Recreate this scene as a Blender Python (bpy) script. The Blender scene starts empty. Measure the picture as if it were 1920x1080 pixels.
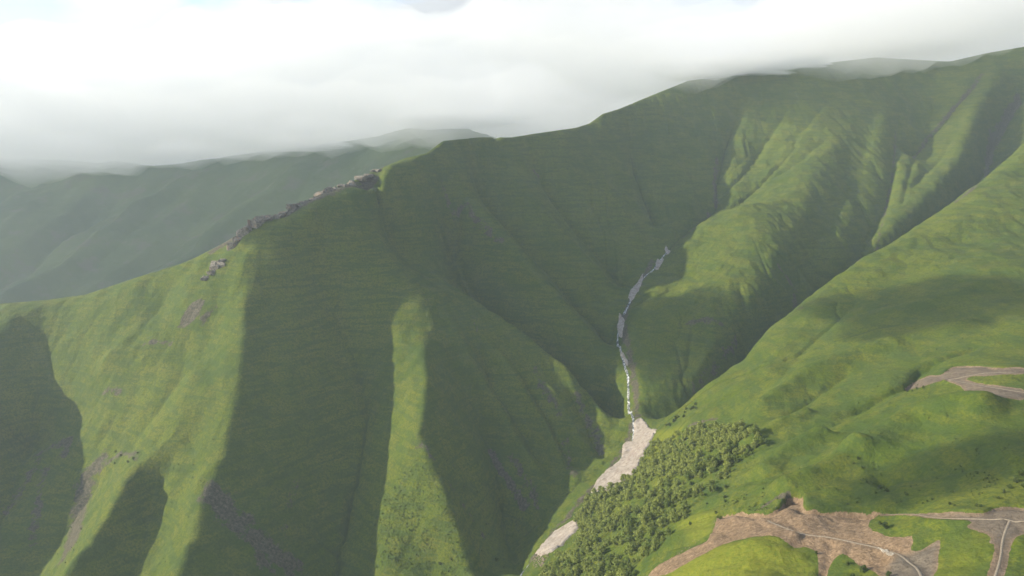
import bpy, bmesh, math, random
import numpy as np
from mathutils import Vector, Matrix

random.seed(7)
rng = np.random.default_rng(7)
scene = bpy.context.scene
col = scene.collection

# ------------------------------------------------------------------ camera
F_PX = 1507.0                      # focal length in pixels of the 1920 px wide photograph
PITCH = math.radians(9.0)
cam_data = bpy.data.cameras.new("camera")
cam_data.sensor_width = 36.0
cam_data.lens = 36.0 * F_PX / 1920.0
cam_data.clip_start = 1.0
cam_data.clip_end = 60000.0
cam = bpy.data.objects.new("camera", cam_data)
cam.location = (0, 0, 0)
cam.rotation_euler = (math.radians(90) - PITCH, 0, 0)
col.objects.link(cam)
scene.camera = cam

# ------------------------------------------------------------------ sun, sky, exposure
_a, _e = -5.0, 20.5                 # degrees in front of due left, and above the horizon
SUN_DIR = Vector((-math.cos(math.radians(_a)), math.sin(math.radians(_a)), 0.0)).normalized()
SUN_EL = math.radians(_e)
sun_vec = Vector((SUN_DIR.x * math.cos(SUN_EL), SUN_DIR.y * math.cos(SUN_EL), math.sin(SUN_EL)))
sd = bpy.data.lights.new("sun", 'SUN')
sd.energy = 5.0
sd.angle = math.radians(0.6)
sd.color = (1.0, 0.91, 0.72)
sun = bpy.data.objects.new("sun", sd)
sun.rotation_euler = sun_vec.to_track_quat('Z', 'Y').to_euler()
sun.location = (-300, 100, 400)
col.objects.link(sun)

scene.view_settings.view_transform = 'Standard'
scene.view_settings.look = 'None'
scene.view_settings.gamma = 1.0
scene.view_settings.exposure = 0.95
scene.view_settings.use_curve_mapping = False
scene.cycles.volume_bounces = 12
scene.cycles.max_bounces = 12
scene.cycles.diffuse_bounces = 2
scene.cycles.glossy_bounces = 1
scene.cycles.transparent_max_bounces = 8
scene.cycles.use_denoising = True
scene.cycles.volume_step_rate = 4.0
scene.cycles.volume_max_steps = 256

world = bpy.data.worlds.new("World")
scene.world = world
world.use_nodes = True
def build_world():
    nt = world.node_tree; N = nt.nodes; L = nt.links
    N.clear()
    out = N.new("ShaderNodeOutputWorld"); bg = N.new("ShaderNodeBackground")
    sky = N.new("ShaderNodeTexSky"); sky.sky_type = 'NISHITA'; sky.sun_disc = False
    sky.sun_elevation = SUN_EL
    sky.sun_rotation = math.atan2(SUN_DIR.x, SUN_DIR.y)
    sky.altitude = 2000
    tc = N.new("ShaderNodeTexCoord")
    # cloud deck: the view direction met with a level layer
    sep = N.new("ShaderNodeSeparateXYZ"); L.new(tc.outputs['Generated'], sep.inputs[0])
    def m(op, a, b=None, c=None):
        n = N.new("ShaderNodeMath"); n.operation = op
        for i, v in enumerate((a, b, c)):
            if v is None: continue
            if isinstance(v, (int, float)): n.inputs[i].default_value = v
            else: L.new(v, n.inputs[i])
        return n.outputs[0]
    zc = m('ADD', m('MAXIMUM', sep.outputs['Z'], 0.0), 0.16)
    u = m('DIVIDE', sep.outputs['X'], zc); v = m('DIVIDE', sep.outputs['Y'], zc)
    cmb = N.new("ShaderNodeCombineXYZ"); L.new(u, cmb.inputs[0]); L.new(v, cmb.inputs[1]); L.new(sep.outputs['Z'], cmb.inputs[2])
    n1 = N.new("ShaderNodeTexNoise"); n1.inputs['Scale'].default_value = 0.85; n1.inputs['Detail'].default_value = 5
    n1.inputs['Roughness'].default_value = 0.5; L.new(cmb.outputs[0], n1.inputs['Vector'])
    n2 = N.new("ShaderNodeTexNoise"); n2.inputs['Scale'].default_value = 0.55; n2.inputs['Detail'].default_value = 4
    n2.inputs['Roughness'].default_value = 0.5
    mp = N.new("ShaderNodeMapping"); mp.inputs['Location'].default_value = (3.1, 7.7, 1.3)
    L.new(cmb.outputs[0], mp.inputs[0]); L.new(mp.outputs[0], n2.inputs['Vector'])
    # cover: thins out with height so that blue shows through overhead in gaps
    cov = m('ADD', n1.outputs['Fac'], m('MULTIPLY', sep.outputs['Z'], -0.32))
    for (px_, py_), r_, a_ in (((40, 0), 0.11, .42), ((385, -5), 0.06, .38), ((900, -260), 0.16, .3), ((-700, -300), 0.2, .3)):
        q = Vector(((px_ - 960) / F_PX, 1.0 - 0.0, (540 - py_) / F_PX)); q = Vector((q.x, q.y * math.cos(PITCH) + q.z * math.sin(PITCH), -math.sin(PITCH) + q.z * math.cos(PITCH))).normalized()
        ds = N.new("ShaderNodeVectorMath"); ds.operation = 'DISTANCE'; L.new(tc.outputs['Generated'], ds.inputs[0]); ds.inputs[1].default_value = q
        gap = m('MULTIPLY', m('MAXIMUM', m('SUBTRACT', 1.0, m('DIVIDE', ds.outputs['Value'], r_)), 0.0), -a_)
        cov = m('ADD', cov, gap)
    ramp = N.new("ShaderNodeValToRGB"); L.new(cov, ramp.inputs[0])
    ramp.color_ramp.elements[0].position = 0.26; ramp.color_ramp.elements[0].color = (0, 0, 0, 1)
    ramp.color_ramp.elements[1].position = 0.40; ramp.color_ramp.elements[1].color = (1, 1, 1, 1)
    cr = N.new("ShaderNodeValToRGB"); L.new(n2.outputs['Fac'], cr.inputs[0])
    cr.color_ramp.elements[0].position = 0.36; cr.color_ramp.elements[0].color = (0.80, 0.80, 0.80, 1)
    cr.color_ramp.elements[1].position = 0.62; cr.color_ramp.elements[1].color = (1.0, 0.97, 0.91, 1)
    # clouds are whiter towards the sun
    dv = N.new("ShaderNodeVectorMath"); dv.operation = 'DOT_PRODUCT'; L.new(tc.outputs['Generated'], dv.inputs[0]); dv.inputs[1].default_value = sun_vec
    gl = m('ADD', m('MULTIPLY', m('MAXIMUM', dv.outputs['Value'], 0.0), 0.48), 0.42)
    vs = N.new("ShaderNodeVectorMath"); vs.operation = 'SCALE'; L.new(cr.outputs['Color'], vs.inputs[0]); L.new(gl, vs.inputs['Scale'])
    sk = N.new("ShaderNodeVectorMath"); sk.operation = 'SCALE'; L.new(sky.outputs[0], sk.inputs[0]); sk.inputs['Scale'].default_value = 0.15
    mix = N.new("ShaderNodeMix"); mix.data_type = 'RGBA'
    L.new(ramp.outputs['Color'], mix.inputs['Factor']); L.new(sk.outputs[0], mix.inputs['A']); L.new(vs.outputs[0], mix.inputs['B'])
    L.new(mix.outputs['Result'], bg.inputs['Color'])
    bg.inputs['Strength'].default_value = 1.0
    L.new(bg.outputs[0], out.inputs['Surface'])
build_world()

# ------------------------------------------------------------------ helpers
S = 0.65                            # survey distances below are in units of 0.65 m
CP, SP = math.cos(PITCH), math.sin(PITCH)
def P(px, py, Y):
    """the place at forward distance Y (survey units) seen at that spot of the photograph"""
    u = (px - 960) / F_PX; v = (540 - py) / F_PX
    k = Y * S / (CP + v * SP)
    return (u * k, Y * S, (-SP + v * CP) * k)
def dens(pts, step):
    pts = [np.array(p, float) for p in pts]; out = []
    for a, b in zip(pts[:-1], pts[1:]):
        n = max(1, int(np.linalg.norm((b - a)[:2]) / step))
        for i in range(n): out.append(a + (b - a) * i / n)
    out.append(pts[-1]); return out
def tag(o, label=None, cat=None, group=None, kind=None):
    if label: o['label'] = label
    if cat: o['category'] = cat
    if group: o['group'] = group
    if kind: o['kind'] = kind
    return o
def link(name, me, mat=None, parent=None):
    o = bpy.data.objects.new(name, me); col.objects.link(o)
    if mat is not None:
        if len(me.materials) == 0: me.materials.append(mat)
    if parent: o.parent = parent
    return o
def smoothstep(a, b, x):
    t = np.clip((x - a) / (b - a), 0, 1); return t * t * (3 - 2 * t)
_perm = rng.permutation(512)
_grad = rng.normal(size=(512, 2)); _grad /= np.linalg.norm(_grad, axis=1)[:, None]
def perlin(x, y, seed=0):
    xi = np.floor(x).astype(np.int64); yi = np.floor(y).astype(np.int64)
    xf = x - xi; yf = y - yi
    def g(ix, iy, dx, dy):
        h = _perm[(_perm[(ix + seed * 37) & 511] + iy) & 511]
        return _grad[h, 0] * dx + _grad[h, 1] * dy
    u = xf * xf * xf * (xf * (xf * 6 - 15) + 10); v = yf * yf * yf * (yf * (yf * 6 - 15) + 10)
    a = g(xi, yi, xf, yf); b = g(xi + 1, yi, xf - 1, yf); c = g(xi, yi + 1, xf, yf - 1); d = g(xi + 1, yi + 1, xf - 1, yf - 1)
    return (a + (b - a) * u) + ((c + (d - c) * u) - (a + (b - a) * u)) * v
def fbm(x, y, scale, octs=4, seed=0, gain=0.5):
    r = 0; a = 1.0; f = 1.0 / scale
    for i in range(octs):
        r = r + a * perlin(x * f + i * 17.3, y * f - i * 9.1, seed + i); a *= gain; f *= 2.03
    return r

# ------------------------------------------------------------------ terrain: main crests and stream beds
M_line = [(-700,540,2500),(-400,585,2480),(-150,592,2430),(0,570,2400),(90,563,2375),(160,553,2350),(250,523,2330),(340,495,2310),(370,482,2310),(420,456,2320),(450,438,2330),(475,424,2345),(540,400,2400),
 (600,370,2480),(650,346,2560),(700,322,2640),(760,297,2740),(800,288,2800),(830,265,2860),(900,258,3000),(960,258,3100),(1010,250,3200),
 (1080,240,3350),(1105,232,3450),(1130,214,3500),(1160,205,3560),(1220,180,3750),(1290,152,3950),(1400,138,4150),(1520,122,4300),(1640,108,4400),
 (1780,116,4400),(1850,100,4300),(1920,88,4200),(2100,50,4000),(2400,20,3700)]
STREAM = [(800,1420,1150),(900,1230,1300),(985,1090,1480),(1010,1040,1550),(1050,1000,1620),(1090,950,1700),(1130,910,1760),(1175,860,1850),(1200,815,1950),(1200,780,2040),(1190,730,2150),
 (1188,690,2260),(1175,650,2370),(1167,615,2460),(1175,580,2560),(1190,550,2660),(1215,515,2780),(1240,490,2880),(1260,463,2990),(1300,430,3130),(1343,395,3300),
 (1342,360,3420),(1355,300,3620),(1375,240,3800),(1385,190,3980)]
A_line = [(455,438,2285),(455,500,2190),(460,560,2090),(455,640,1960),(445,720,1850),(430,800,1750),(400,880,1650),(380,945,1575),(352,1030,1475),(330,1090,1410),(290,1250,1260)]
A2_line = [(252,875,1700),(235,915,1640),(180,1000,1530),(115,1085,1430),(40,1200,1300)]
ZERO_line = [(-150,600,2300),(-150,665,2030),(-185,760,1850),(-280,910,1680),(-420,1090,1480)]
B_line = [(786,558,2262),(793,605,2190),(798,660,2065),(800,720,1950),(795,770,1860),(785,815,1800),(815,880,1725),(842,940,1660),(866,1010,1590),(880,1090,1510),(895,1200,1400)]
G0 = [(20,600,2250),(90,640,2200),(85,720,2110),(60,800,2050),(20,900,1850),(-30,1000,1680),(-80,1150,1480)]
GA2 = [(200,860,1850),(150,930,1780),(90,1020,1680),(30,1110,1560),(-50,1220,1420)]   # between A2 and the rocky slope left of it
GAA = [(290,930,1680),(270,1000,1570),(230,1100,1440),(170,1250,1290)]
GAB = [(600,480,2330),(625,540,2240),(650,600,2180),(675,670,2090),(690,740,1990),(680,820,1880),(660,900,1790),(640,980,1680),(625,1070,1570),(600,1200,1420)]
GBC = [(890,760,2060),(915,810,1990),(935,880,1890),(950,960,1785),(965,1030,1650),(975,1085,1520)]
C_line = [(700,425,2560),(780,490,2540),(860,543,2440),(960,610,2330),(1060,688,2225),(1120,760,2125),(1165,830,1975)]
GCC = [(850,490,2730),(900,545,2620),(980,607,2490),(1060,672,2365),(1120,727,2250),(1175,790,2110)]
C2_line = [(850,375,2790),(900,420,2725),(960,475,2640),(1020,542,2550),(1090,605,2450),(1140,655,2390)]
GC2 = [(880,330,2960),(940,400,2850),(1000,460,2750),(1060,530,2660),(1110,590,2560),(1160,650,2420)]
C3_line = [(930,275,3060),(980,350,2930),(1040,420,2830),(1100,480,2760),(1150,540,2700)]
GC3 = [(1000,310,3120),(1040,370,3030),(1090,430,2940),(1140,485,2860),(1185,540,2730)]
C4_line = [(1130,225,3500),(1120,290,3330),(1140,350,3180),(1180,410,3070),(1215,470,2960)]
GC4 = [(1180,250,3560),(1190,310,3400),(1215,370,3250),(1240,430,3100)]
C5_line = [(1175,210,3640),(1230,270,3540),(1285,320,3440),(1300,360,3330),(1290,410,3180)]
E_line = [(1640,112,4390),(1618,180,4020),(1590,240,3730),(1548,300,3450),(1515,340,3250),(1510,400,3010),(1480,470,2740),(1430,540,2520),(1375,620,2330),(1310,700,2190),(1240,775,2080)]
E_left = [(1400,383,3060),(1340,420,2960),(1285,465,2880),(1260,520,2760)]
G3 = [(1690,200,4080),(1680,280,3700),(1672,340,3460),(1662,390,3280),(1635,440,3080),(1608,490,2910),(1560,545,2720),(1480,610,2500),(1415,675,2310),(1320,745,2150),(1240,790,2060)]
G3b = [(1845,135,4180),(1800,190,4060),(1745,255,3900),(1695,310,3740)]
D_line = [(1890,108,4220),(1868,165,4080),(1836,222,3880),(1800,310,3600),(1760,370,3330),(1700,430,3110),(1650,468,2960)]
D2_line = [(1760,120,4380),(1745,180,4180),(1720,240,4000)]
G4 = [(1975,120,4180),(1912,195,4080),(1868,255,3950),(1852,300,3800),(1828,350,3600),(1780,400,3330),(1700,460,3080),(1620,505,2880),(1540,565,2720)]
R_rim = [(2100,100,3650),(1990,190,3300),(1920,272,3040),(1860,325,2850),(1780,384,2650),(1700,439,2480),(1610,489,2340),(1545,535,2250),(1440,620,2080),(1390,677,2000),(1300,742,1920),(1240,812,1850),
 (1212,872,1720),(1150,950,1590),(1085,1020,1490),(1020,1090,1390),(940,1220,1250)]
soft = [(1920,340,2790),(1920,420,2380),(1920,500,2020),(1920,600,1620),(1920,690,1320),(1920,740,1200),(1920,850,980),(1920,960,830),(1920,1080,700),(2200,600,1900),(2200,800,1200),(2200,1000,850),(2300,400,2600),
 (1800,450,2350),(1800,560,1900),(1800,650,1580),(1800,760,1230),(1800,860,1020),(1800,960,860),(1800,1080,720),
 (1700,520,2180),(1700,600,1860),(1700,700,1500),(1700,800,1230),(1700,880,1070),(1700,960,940),(1700,1080,780),
 (1600,560,2120),(1600,620,1870),(1600,700,1610),(1600,800,1330),(1600,900,1110),(1600,960,1010),(1600,1080,830),
 (1500,620,2000),(1500,700,1690),(1500,780,1460),(1500,870,1240),(1500,930,1080),(1500,980,980),(1500,1080,860),
 (1400,700,1850),(1400,770,1600),(1400,830,1430),(1400,900,1250),(1400,960,1080),(1400,1005,940),(1400,1080,840),
 (1300,780,1740),(1300,850,1520),(1300,900,1380),(1300,960,1230),(1300,1020,1060),(1300,1080,940),(1300,1200,780),
 (1200,900,1560),(1200,960,1380),(1200,1020,1220),(1200,1080,1080),(1150,980,1430),(1100,1040,1330),(1100,1120,1180),(1050,1200,1090),
 (1500,1250,650),(1750,1250,580),(2000,1250,560),(1250,1350,650)]
soft_left = [(200,650,2080),(300,580,2200),(300,720,1960),(350,830,1760),(380,650,2010),(150,780,2030),(330,900,1665),(200,730,2030),(250,830,1840)]
T_line = [(455,448,2250),(500,432,2275),(540,418,2315),(590,405,2350),(620,387,2405),(660,368,2465),(700,346,2545),(740,328,2615),(780,308,2705),(810,290,2775)]
X0, X1, Y0, Y1, D = -1500.0, 1900.0, 240.0, 3040.0, 4.0

def build_base():
    hard = []
    for ln in (M_line, T_line, STREAM, A_line, A2_line, ZERO_line, B_line, G0, GA2, GAA, GAB, GBC, C_line, GCC, C2_line, GC2, C3_line, GC3, C4_line, GC4, C5_line, E_line, E_left, G3, G3b, D_line, D2_line, G4, R_rim):
        hard += dens([P(*q) for q in ln], 26)
    # far side of the main ridge
    Mw = dens([P(*q) for q in M_line], 70)
    back = []
    for i, p in enumerate(Mw):
        q0 = Mw[max(0, i - 2)]; q1 = Mw[min(len(Mw) - 1, i + 2)]
        t = (q1 - q0)[:2]; t /= np.linalg.norm(t); n = np.array([-t[1], t[0]])
        for d, dz in ((110, -62), (330, -205), (600, -370)):
            back.append((p[0] + n[0] * d, p[1] + n[1] * d, max(p[2] + dz, -430 - d * 0.1)))
    sf = [P(*q) for q in soft + soft_left]
    pts = np.array([list(p) for p in hard] + back + sf)
    lam = np.array([0.6] * len(hard) + [25.0] * len(back) + [9.0] * len(sf))
    # drop near-duplicates
    keep = []; 
    for i in range(len(pts)):
        if keep:
            d2 = ((pts[keep, :2] - pts[i, :2]) ** 2).sum(1)
            if d2.min() < 36: continue
        if not (X0 - 300 < pts[i, 0] < X1 + 300 and Y0 - 200 < pts[i, 1] < Y1 + 400): continue
        keep.append(i)
    pts = pts[keep]; lam = lam[keep]
    n = len(pts); xy = pts[:, :2]
    r = np.sqrt(((xy[:, None] - xy[None]) ** 2).sum(2) + 4.0)
    A = np.zeros((n + 3, n + 3)); A[:n, :n] = -r + np.diag(lam)
    A[:n, n] = 1; A[:n, n + 1:] = xy / 1000; A[n:, :n] = A[:n, n:].T
    w = np.linalg.solve(A, np.concatenate([pts[:, 2], [0, 0, 0]]))
    gx = np.arange(X0, X1 + 1, 2 * D); gy = np.arange(Y0, Y1 + 1, 2 * D)
    XX, YY = np.meshgrid(gx, gy)
    H = w[n] + w[n + 1] * XX / 1000 + w[n + 2] * YY / 1000
    xs = XX.astype(np.float32).ravel(); ys = YY.astype(np.float32).ravel(); acc = np.zeros(xs.size, np.float32)
    for i in range(0, xs.size, 20000):
        dx = xs[i:i + 20000, None] - xy[None, :, 0].astype(np.float32); dy = ys[i:i + 20000, None] - xy[None, :, 1].astype(np.float32)
        acc[i:i + 20000] = -np.sqrt(dx * dx + dy * dy + 4.0) @ w[:n].astype(np.float32)
    H = H + acc.reshape(H.shape)
    return gx, gy, H

def cubic_weights(src0, step, n, xs):
    t = (xs - src0) / step; i = np.clip(np.floor(t).astype(int), 0, n - 2); f = t - i
    W = np.zeros((len(xs), n), np.float32); rows = np.arange(len(xs))
    w = [-.5 * f ** 3 + f ** 2 - .5 * f, 1.5 * f ** 3 - 2.5 * f ** 2 + 1, -1.5 * f ** 3 + 2 * f ** 2 + .5 * f, .5 * f ** 3 - .5 * f ** 2]
    for k in range(4):
        np.add.at(W, (rows, np.clip(i + k - 1, 0, n - 1)), w[k])
    return W
def resample(H, x0, y0, step, xs, ys):
    return cubic_weights(y0, step, H.shape[0], ys) @ H.astype(np.float32) @ cubic_weights(x0, step, H.shape[1], xs).T

bx, by, Hb = build_base()
GX = np.arange(X0, X1 + .1, D); GY = np.arange(Y0, Y1 + .1, D)
H = resample(Hb, X0, Y0, 2 * D, GX, GY).astype(np.float64)
XX, YY = np.meshgrid(GX, GY)

def sample(A, x, y):
    fx = np.clip((np.asarray(x) - X0) / D, 0, A.shape[1] - 1.001); fy = np.clip((np.asarray(y) - Y0) / D, 0, A.shape[0] - 1.001)
    i = fx.astype(int); j = fy.astype(int); a = fx - i; b = fy - j
    return (A[j, i] * (1 - a) + A[j, i + 1] * a) * (1 - b) + (A[j + 1, i] * (1 - a) + A[j + 1, i + 1] * a) * b
def hit(px, py, H_=None):
    """where the view line through that spot of the photograph meets the ground"""
    Hh = H if H_ is None else H_
    u = (px - 960) / F_PX; v = (540 - py) / F_PX
    d = np.array([u, CP + v * SP, -SP + v * CP])
    t = np.arange(Y0 / d[1] + 1, Y1 / d[1], 2.0)
    z = sample(Hh, d[0] * t, d[1] * t)
    below = (d[2] * t) < z
    if not below.any(): return None
    k = int(np.argmax(below))
    if k == 0: tt = t[0]
    else:
        e0 = d[2] * t[k - 1] - z[k - 1]; e1 = z[k] - d[2] * t[k]
        tt = t[k - 1] + (t[k] - t[k - 1]) * e0 / (e0 + e1 + 1e-9)
    x, y = d[0] * tt, d[1] * tt
    return np.array([x, y, float(sample(Hh, x, y))])
def hits(pl):
    return [q for q in (hit(*p) for p in pl) if q is not None]
def line_dist(pl, reach, taper=True):
    """distance of every ground point to a polyline, and how far along it lies"""
    best = np.full(H.shape, 1e9); along = np.zeros(H.shape)
    pts = np.array([p[:2] for p in pl]); seg = np.linalg.norm(np.diff(pts, axis=0), axis=1); cum = np.concatenate([[0], np.cumsum(seg)]); tot = cum[-1]
    for k in range(len(pts) - 1):
        a, b = pts[k], pts[k + 1]
        i0 = int(max(0, (min(a[0], b[0]) - reach - X0) / D)); i1 = int(min(H.shape[1], (max(a[0], b[0]) + reach - X0) / D + 2))
        j0 = int(max(0, (min(a[1], b[1]) - reach - Y0) / D)); j1 = int(min(H.shape[0], (max(a[1], b[1]) + reach - Y0) / D + 2))
        if i1 <= i0 or j1 <= j0: continue
        x = XX[j0:j1, i0:i1]; y = YY[j0:j1, i0:i1]
        ab = b - a; t = np.clip(((x - a[0]) * ab[0] + (y - a[1]) * ab[1]) / (ab @ ab + 1e-9), 0, 1)
        dd = np.hypot(x - a[0] - ab[0] * t, y - a[1] - ab[1] * t)
        m = dd < best[j0:j1, i0:i1]
        best[j0:j1, i0:i1][m] = dd[m]; along[j0:j1, i0:i1][m] = ((cum[k] + t * seg[k]) / tot)[m]
    return best, along
# ------------------------------------------------------------------ secondary ribs and gullies, read off the hillside and pressed into it
def press(pl, width, amp, flat=0.0, taper=(0.15, 0.15)):
    """amp > 0 raises a rounded rib along the line, amp < 0 cuts a V shaped gully"""
    global H
    w = hits(pl)
    if len(w) < 2: return
    d, al = line_dist(w, width * 2.2)
    tp = smoothstep(0, taper[0], al) * smoothstep(0, taper[1], 1 - al) if taper else 1
    if amp > 0: prof = np.exp(-(d / width) ** 2)
    else: prof = np.exp(-(d / width) ** 1.15)
    H = H + amp * prof * tp
ribs = [
 ([(1010,600),(1060,680),(1100,740),(1130,800)], 8, -9), ([(930,900),(960,940),(990,990)], 8, -10), ([(870,400),(930,470),(990,540)], 10, -8), ([(1060,450),(1110,520),(1150,580)], 10, -9), ([(950,300),(990,370),(1040,440)], 12, -8),
 ([(1720,300),(1700,350),(1690,400)], 8, -7), ([(1790,250),(1740,320),(1700,370)], 9, -7), ([(1560,250),(1500,300),(1440,340)], 9, -5), ([(1480,200),(1440,260),(1400,320)], 12, -9), ([(1560,180),(1520,230),(1470,270)], 12, -6),
 ([(700,640),(720,720),(700,800),(660,900)], 16, 9), ([(560,420),(600,470),(640,540),(690,600)], 18, 8),
 ([(850,600),(880,680),(940,780),(1000,880),(1040,950)], 18, 12), ([(920,640),(980,740),(1040,830),(1085,920)], 16, 12), ([(1000,690),(1060,780),(1110,860)], 13, 10), ([(890,620),(925,720),(980,800),(1030,880)], 9, -10), ([(980,700),(1030,790),(1080,880)], 8, -10),
 ([(1060,720),(1100,790),(1140,860)], 8, -9), ([(1080,620),(1130,680),(1170,740)], 9, 8),
 ([(1700,640),(1600,672),(1500,715),(1420,770),(1380,800)], 22, 12), ([(1760,668),(1700,720),(1600,770),(1480,830)], 14, -6),
 ([(1560,812),(1480,850),(1410,900)], 17, 9), ([(1530,770),(1440,815),(1380,850)], 13, 7), ([(1850,640),(1780,668),(1728,692),(1700,722),(1640,748),(1560,790)], 5, -6),
 ([(1600,690),(1520,740),(1450,790)], 11, -6), ([(1620,850),(1540,895),(1440,935)], 18, 9), ([(1900,775),(1800,772),(1700,795),(1640,830),(1590,860)], 26, 14), ([(1900,850),(1800,865),(1700,880),(1620,905)], 22, -7),
 ([(1850,600),(1750,620),(1650,640)], 20, 5), ([(1900,520),(1760,560),(1640,600)], 26, 5), ([(1560,560),(1480,640),(1400,720)], 22, 4), ([(1620,560),(1520,640),(1450,720)], 16, -4),
 ([(1580,345),(1610,385),(1640,440)], 14, -10), ([(1480,460),(1500,520),(1500,570)], 12, -9), ([(1380,520),(1400,600),(1390,680)], 14, -8), ([(1300,600),(1290,680),(1260,750)], 12, -7), ([(1330,560),(1340,640),(1310,720)], 12, 6),
 ([(1470,300),(1420,350),(1370,395)], 8, -8), ([(1410,315),(1385,345),(1360,370)], 6, -5),
 ([(230,520),(250,620),(240,700)], 26, -6), ([(350,600),(340,700),(270,800),(230,860)], 22, -11), ([(260,640),(200,740),(190,820)], 24, 8),
]
for pl, w_, a_ in ribs: press(pl, w_, a_ * (1.4 if min(q[0] for q in pl) > 1370 and min(q[1] for q in pl) > 480 else 1))

def press_main(ln, width, amp, power=1.0):
    global H
    w = dens([P(*q) for q in ln], 30)
    d, al = line_dist(w, width * 3.0)
    H = H + amp * np.exp(-(d / width) ** power) * smoothstep(0, 0.5 if ln is B_line else 0.12, al) * (1 if ln is STREAM else smoothstep(-0.02, 0.1, 1 - al))
for ln, w_, a_ in ((A_line, 55, 22), (B_line, 42, 28), (C_line, 20, 8), (C2_line, 24, 8), (C3_line, 18, 14), (C4_line, 40, 16), (C5_line, 40, 16), (E_line, 45, 3), (D_line, 45, 16), (A2_line, 25, 14)):
    press_main(ln, w_, a_, 1.25)
for ln, w_, a_ in ((GAB, 60, -34), (GBC, 26, -28), (GCC, 26, -42), (GC2, 24, -32), (GC3, 22, -30), (GC4, 26, -34), (G3, 20, -9), (G3b, 10, -16), (G3, 9, -10), (G4, 12, -14), (STREAM[-8:], 14, -12), (G4, 28, -20), (GAA, 24, -10), (GA2, 36, -20), (G0, 50, -28), (STREAM, 22, -6)):
    press_main(ln, w_, a_, 1.0)

# broad irregularity so that running water finds courses of its own
wid = smoothstep(-200, 200, XX - (0.10 * YY))                        # 0 on the left flank, 1 on the right hillside
rough = 1.0 - 0.6 * smoothstep(120, 320, XX - 0.16 * YY) * smoothstep(1500, 1250, YY)
H += fbm(XX, YY, 120, 4, 3) * 9.0 * rough + fbm(XX, YY, 38, 3, 9) * 3.4 * rough

def erode(H, K, steps, dt=1.0):
    """stream power erosion along steepest descent"""
    h, w = H.shape
    offs = [(-1, -1), (-1, 0), (-1, 1), (0, -1), (0, 1), (1, -1), (1, 0), (1, 1)]
    area = None
    for s in range(steps):
        best = np.zeros(H.shape); rec = np.arange(h * w).reshape(h, w).copy(); idx = rec.copy(); dist = np.full(H.shape, D)
        for dj, di in offs:
            L_ = D * math.hypot(dj, di)
            j0, j1 = max(0, -dj), h - max(0, dj); i0, i1 = max(0, -di), w - max(0, di)
            sl = (H[j0:j1, i0:i1] - H[j0 + dj:j1 + dj, i0 + di:i1 + di]) / L_
            b = best[j0:j1, i0:i1]; m = sl > b
            b[m] = sl[m]; rec[j0:j1, i0:i1][m] = idx[j0 + dj:j1 + dj, i0 + di:i1 + di][m]; dist[j0:j1, i0:i1][m] = L_
        order = np.argsort(-H.ravel(), kind='stable')
        rl = rec.ravel().tolist(); a = [1.0] * (h * w)
        ol = order.tolist()
        for k in ol:
            r = rl[k]
            if r != k: a[r] += a[k]
        area = np.array(a)
        F = (K.ravel() * dt * np.sqrt(area * D * D) / dist.ravel()).tolist()
        z = H.ravel().tolist()
        for k in reversed(ol):
            r = rl[k]
            if r != k and z[k] > z[r]:
                f = F[k]; z[k] = (z[k] + f * z[r]) / (1 + f)
        H = np.array(z).reshape(h, w)
    return H, area.reshape(h, w)
def blur(A, n=1):
    for _ in range(n):
        B = np.pad(A, 1, mode='edge')
        A = (B[:-2, 1:-1] + B[2:, 1:-1] + B[1:-1, :-2] + B[1:-1, 2:] + 4 * B[1:-1, 1:-1]) / 8
    return A
K = 0.020 * rough * (0.5 + 0.9 * smoothstep(-0.3, 0.4, fbm(XX, YY, 260, 2, 21)))
_q = hit(290, 720); K *= 1 - 0.8 * np.exp(-((XX - _q[0]) ** 2 + (YY - _q[1]) ** 2) / 300.0 ** 2)
H_before = H.copy()
H, FLOW = erode(H, K, 4)
dh = H - H_before                       # keep the main lines where they were surveyed: only the local cut stays
H = H_before + (dh - blur(dh[::4, ::4], 12).repeat(4, 0).repeat(4, 1)[:H.shape[0], :H.shape[1]] * 0.0) * 0.9

# settle the surveyed crests and beds back to their measured heights
ax = []
for ln in (M_line, T_line, STREAM, A_line, A2_line, B_line, C_line, C2_line, C3_line, C4_line, C5_line, E_line, G3, G4, D_line, R_rim, ZERO_line):
    ax += dens([P(*q) for q in ln], 24)
ax = np.array([p for p in ax if X0 < p[0] < X1 and Y0 < p[1] < Y1])
res = ax[:, 2] - sample(H, ax[:, 0], ax[:, 1])
num = np.zeros_like(H); den = np.full(H.shape, 0.15)
for (x, y, z), r in zip(ax, res):
    i0, i1 = max(0, int((x - 110 - X0) / D)), int((x + 110 - X0) / D); j0, j1 = max(0, int((y - 110 - Y0) / D)), int((y + 110 - Y0) / D)
    w = np.exp(-((XX[j0:j1, i0:i1] - x) ** 2 + (YY[j0:j1, i0:i1] - y) ** 2) / 38.0 ** 2)
    num[j0:j1, i0:i1] += w * np.clip(r, -40, 40); den[j0:j1, i0:i1] += w
H = H + blur(num / den, 2)
ax = np.array([p for p in dens([P(*q) for q in M_line], 12) if X0 < p[0] < X1 and Y0 < p[1] < Y1])
num = np.zeros_like(H); den = np.full(H.shape, 0.1)
for (x, y, z), r in zip(ax, ax[:, 2] - sample(H, ax[:, 0], ax[:, 1])):
    i0, i1 = max(0, int((x - 50 - X0) / D)), int((x + 50 - X0) / D); j0, j1 = max(0, int((y - 50 - Y0) / D)), int((y + 50 - Y0) / D)
    w = np.exp(-((XX[j0:j1, i0:i1] - x) ** 2 + (YY[j0:j1, i0:i1] - y) ** 2) / 18.0 ** 2)
    num[j0:j1, i0:i1] += w * (r + 1.5); den[j0:j1, i0:i1] += w
H = H + num / den
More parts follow.
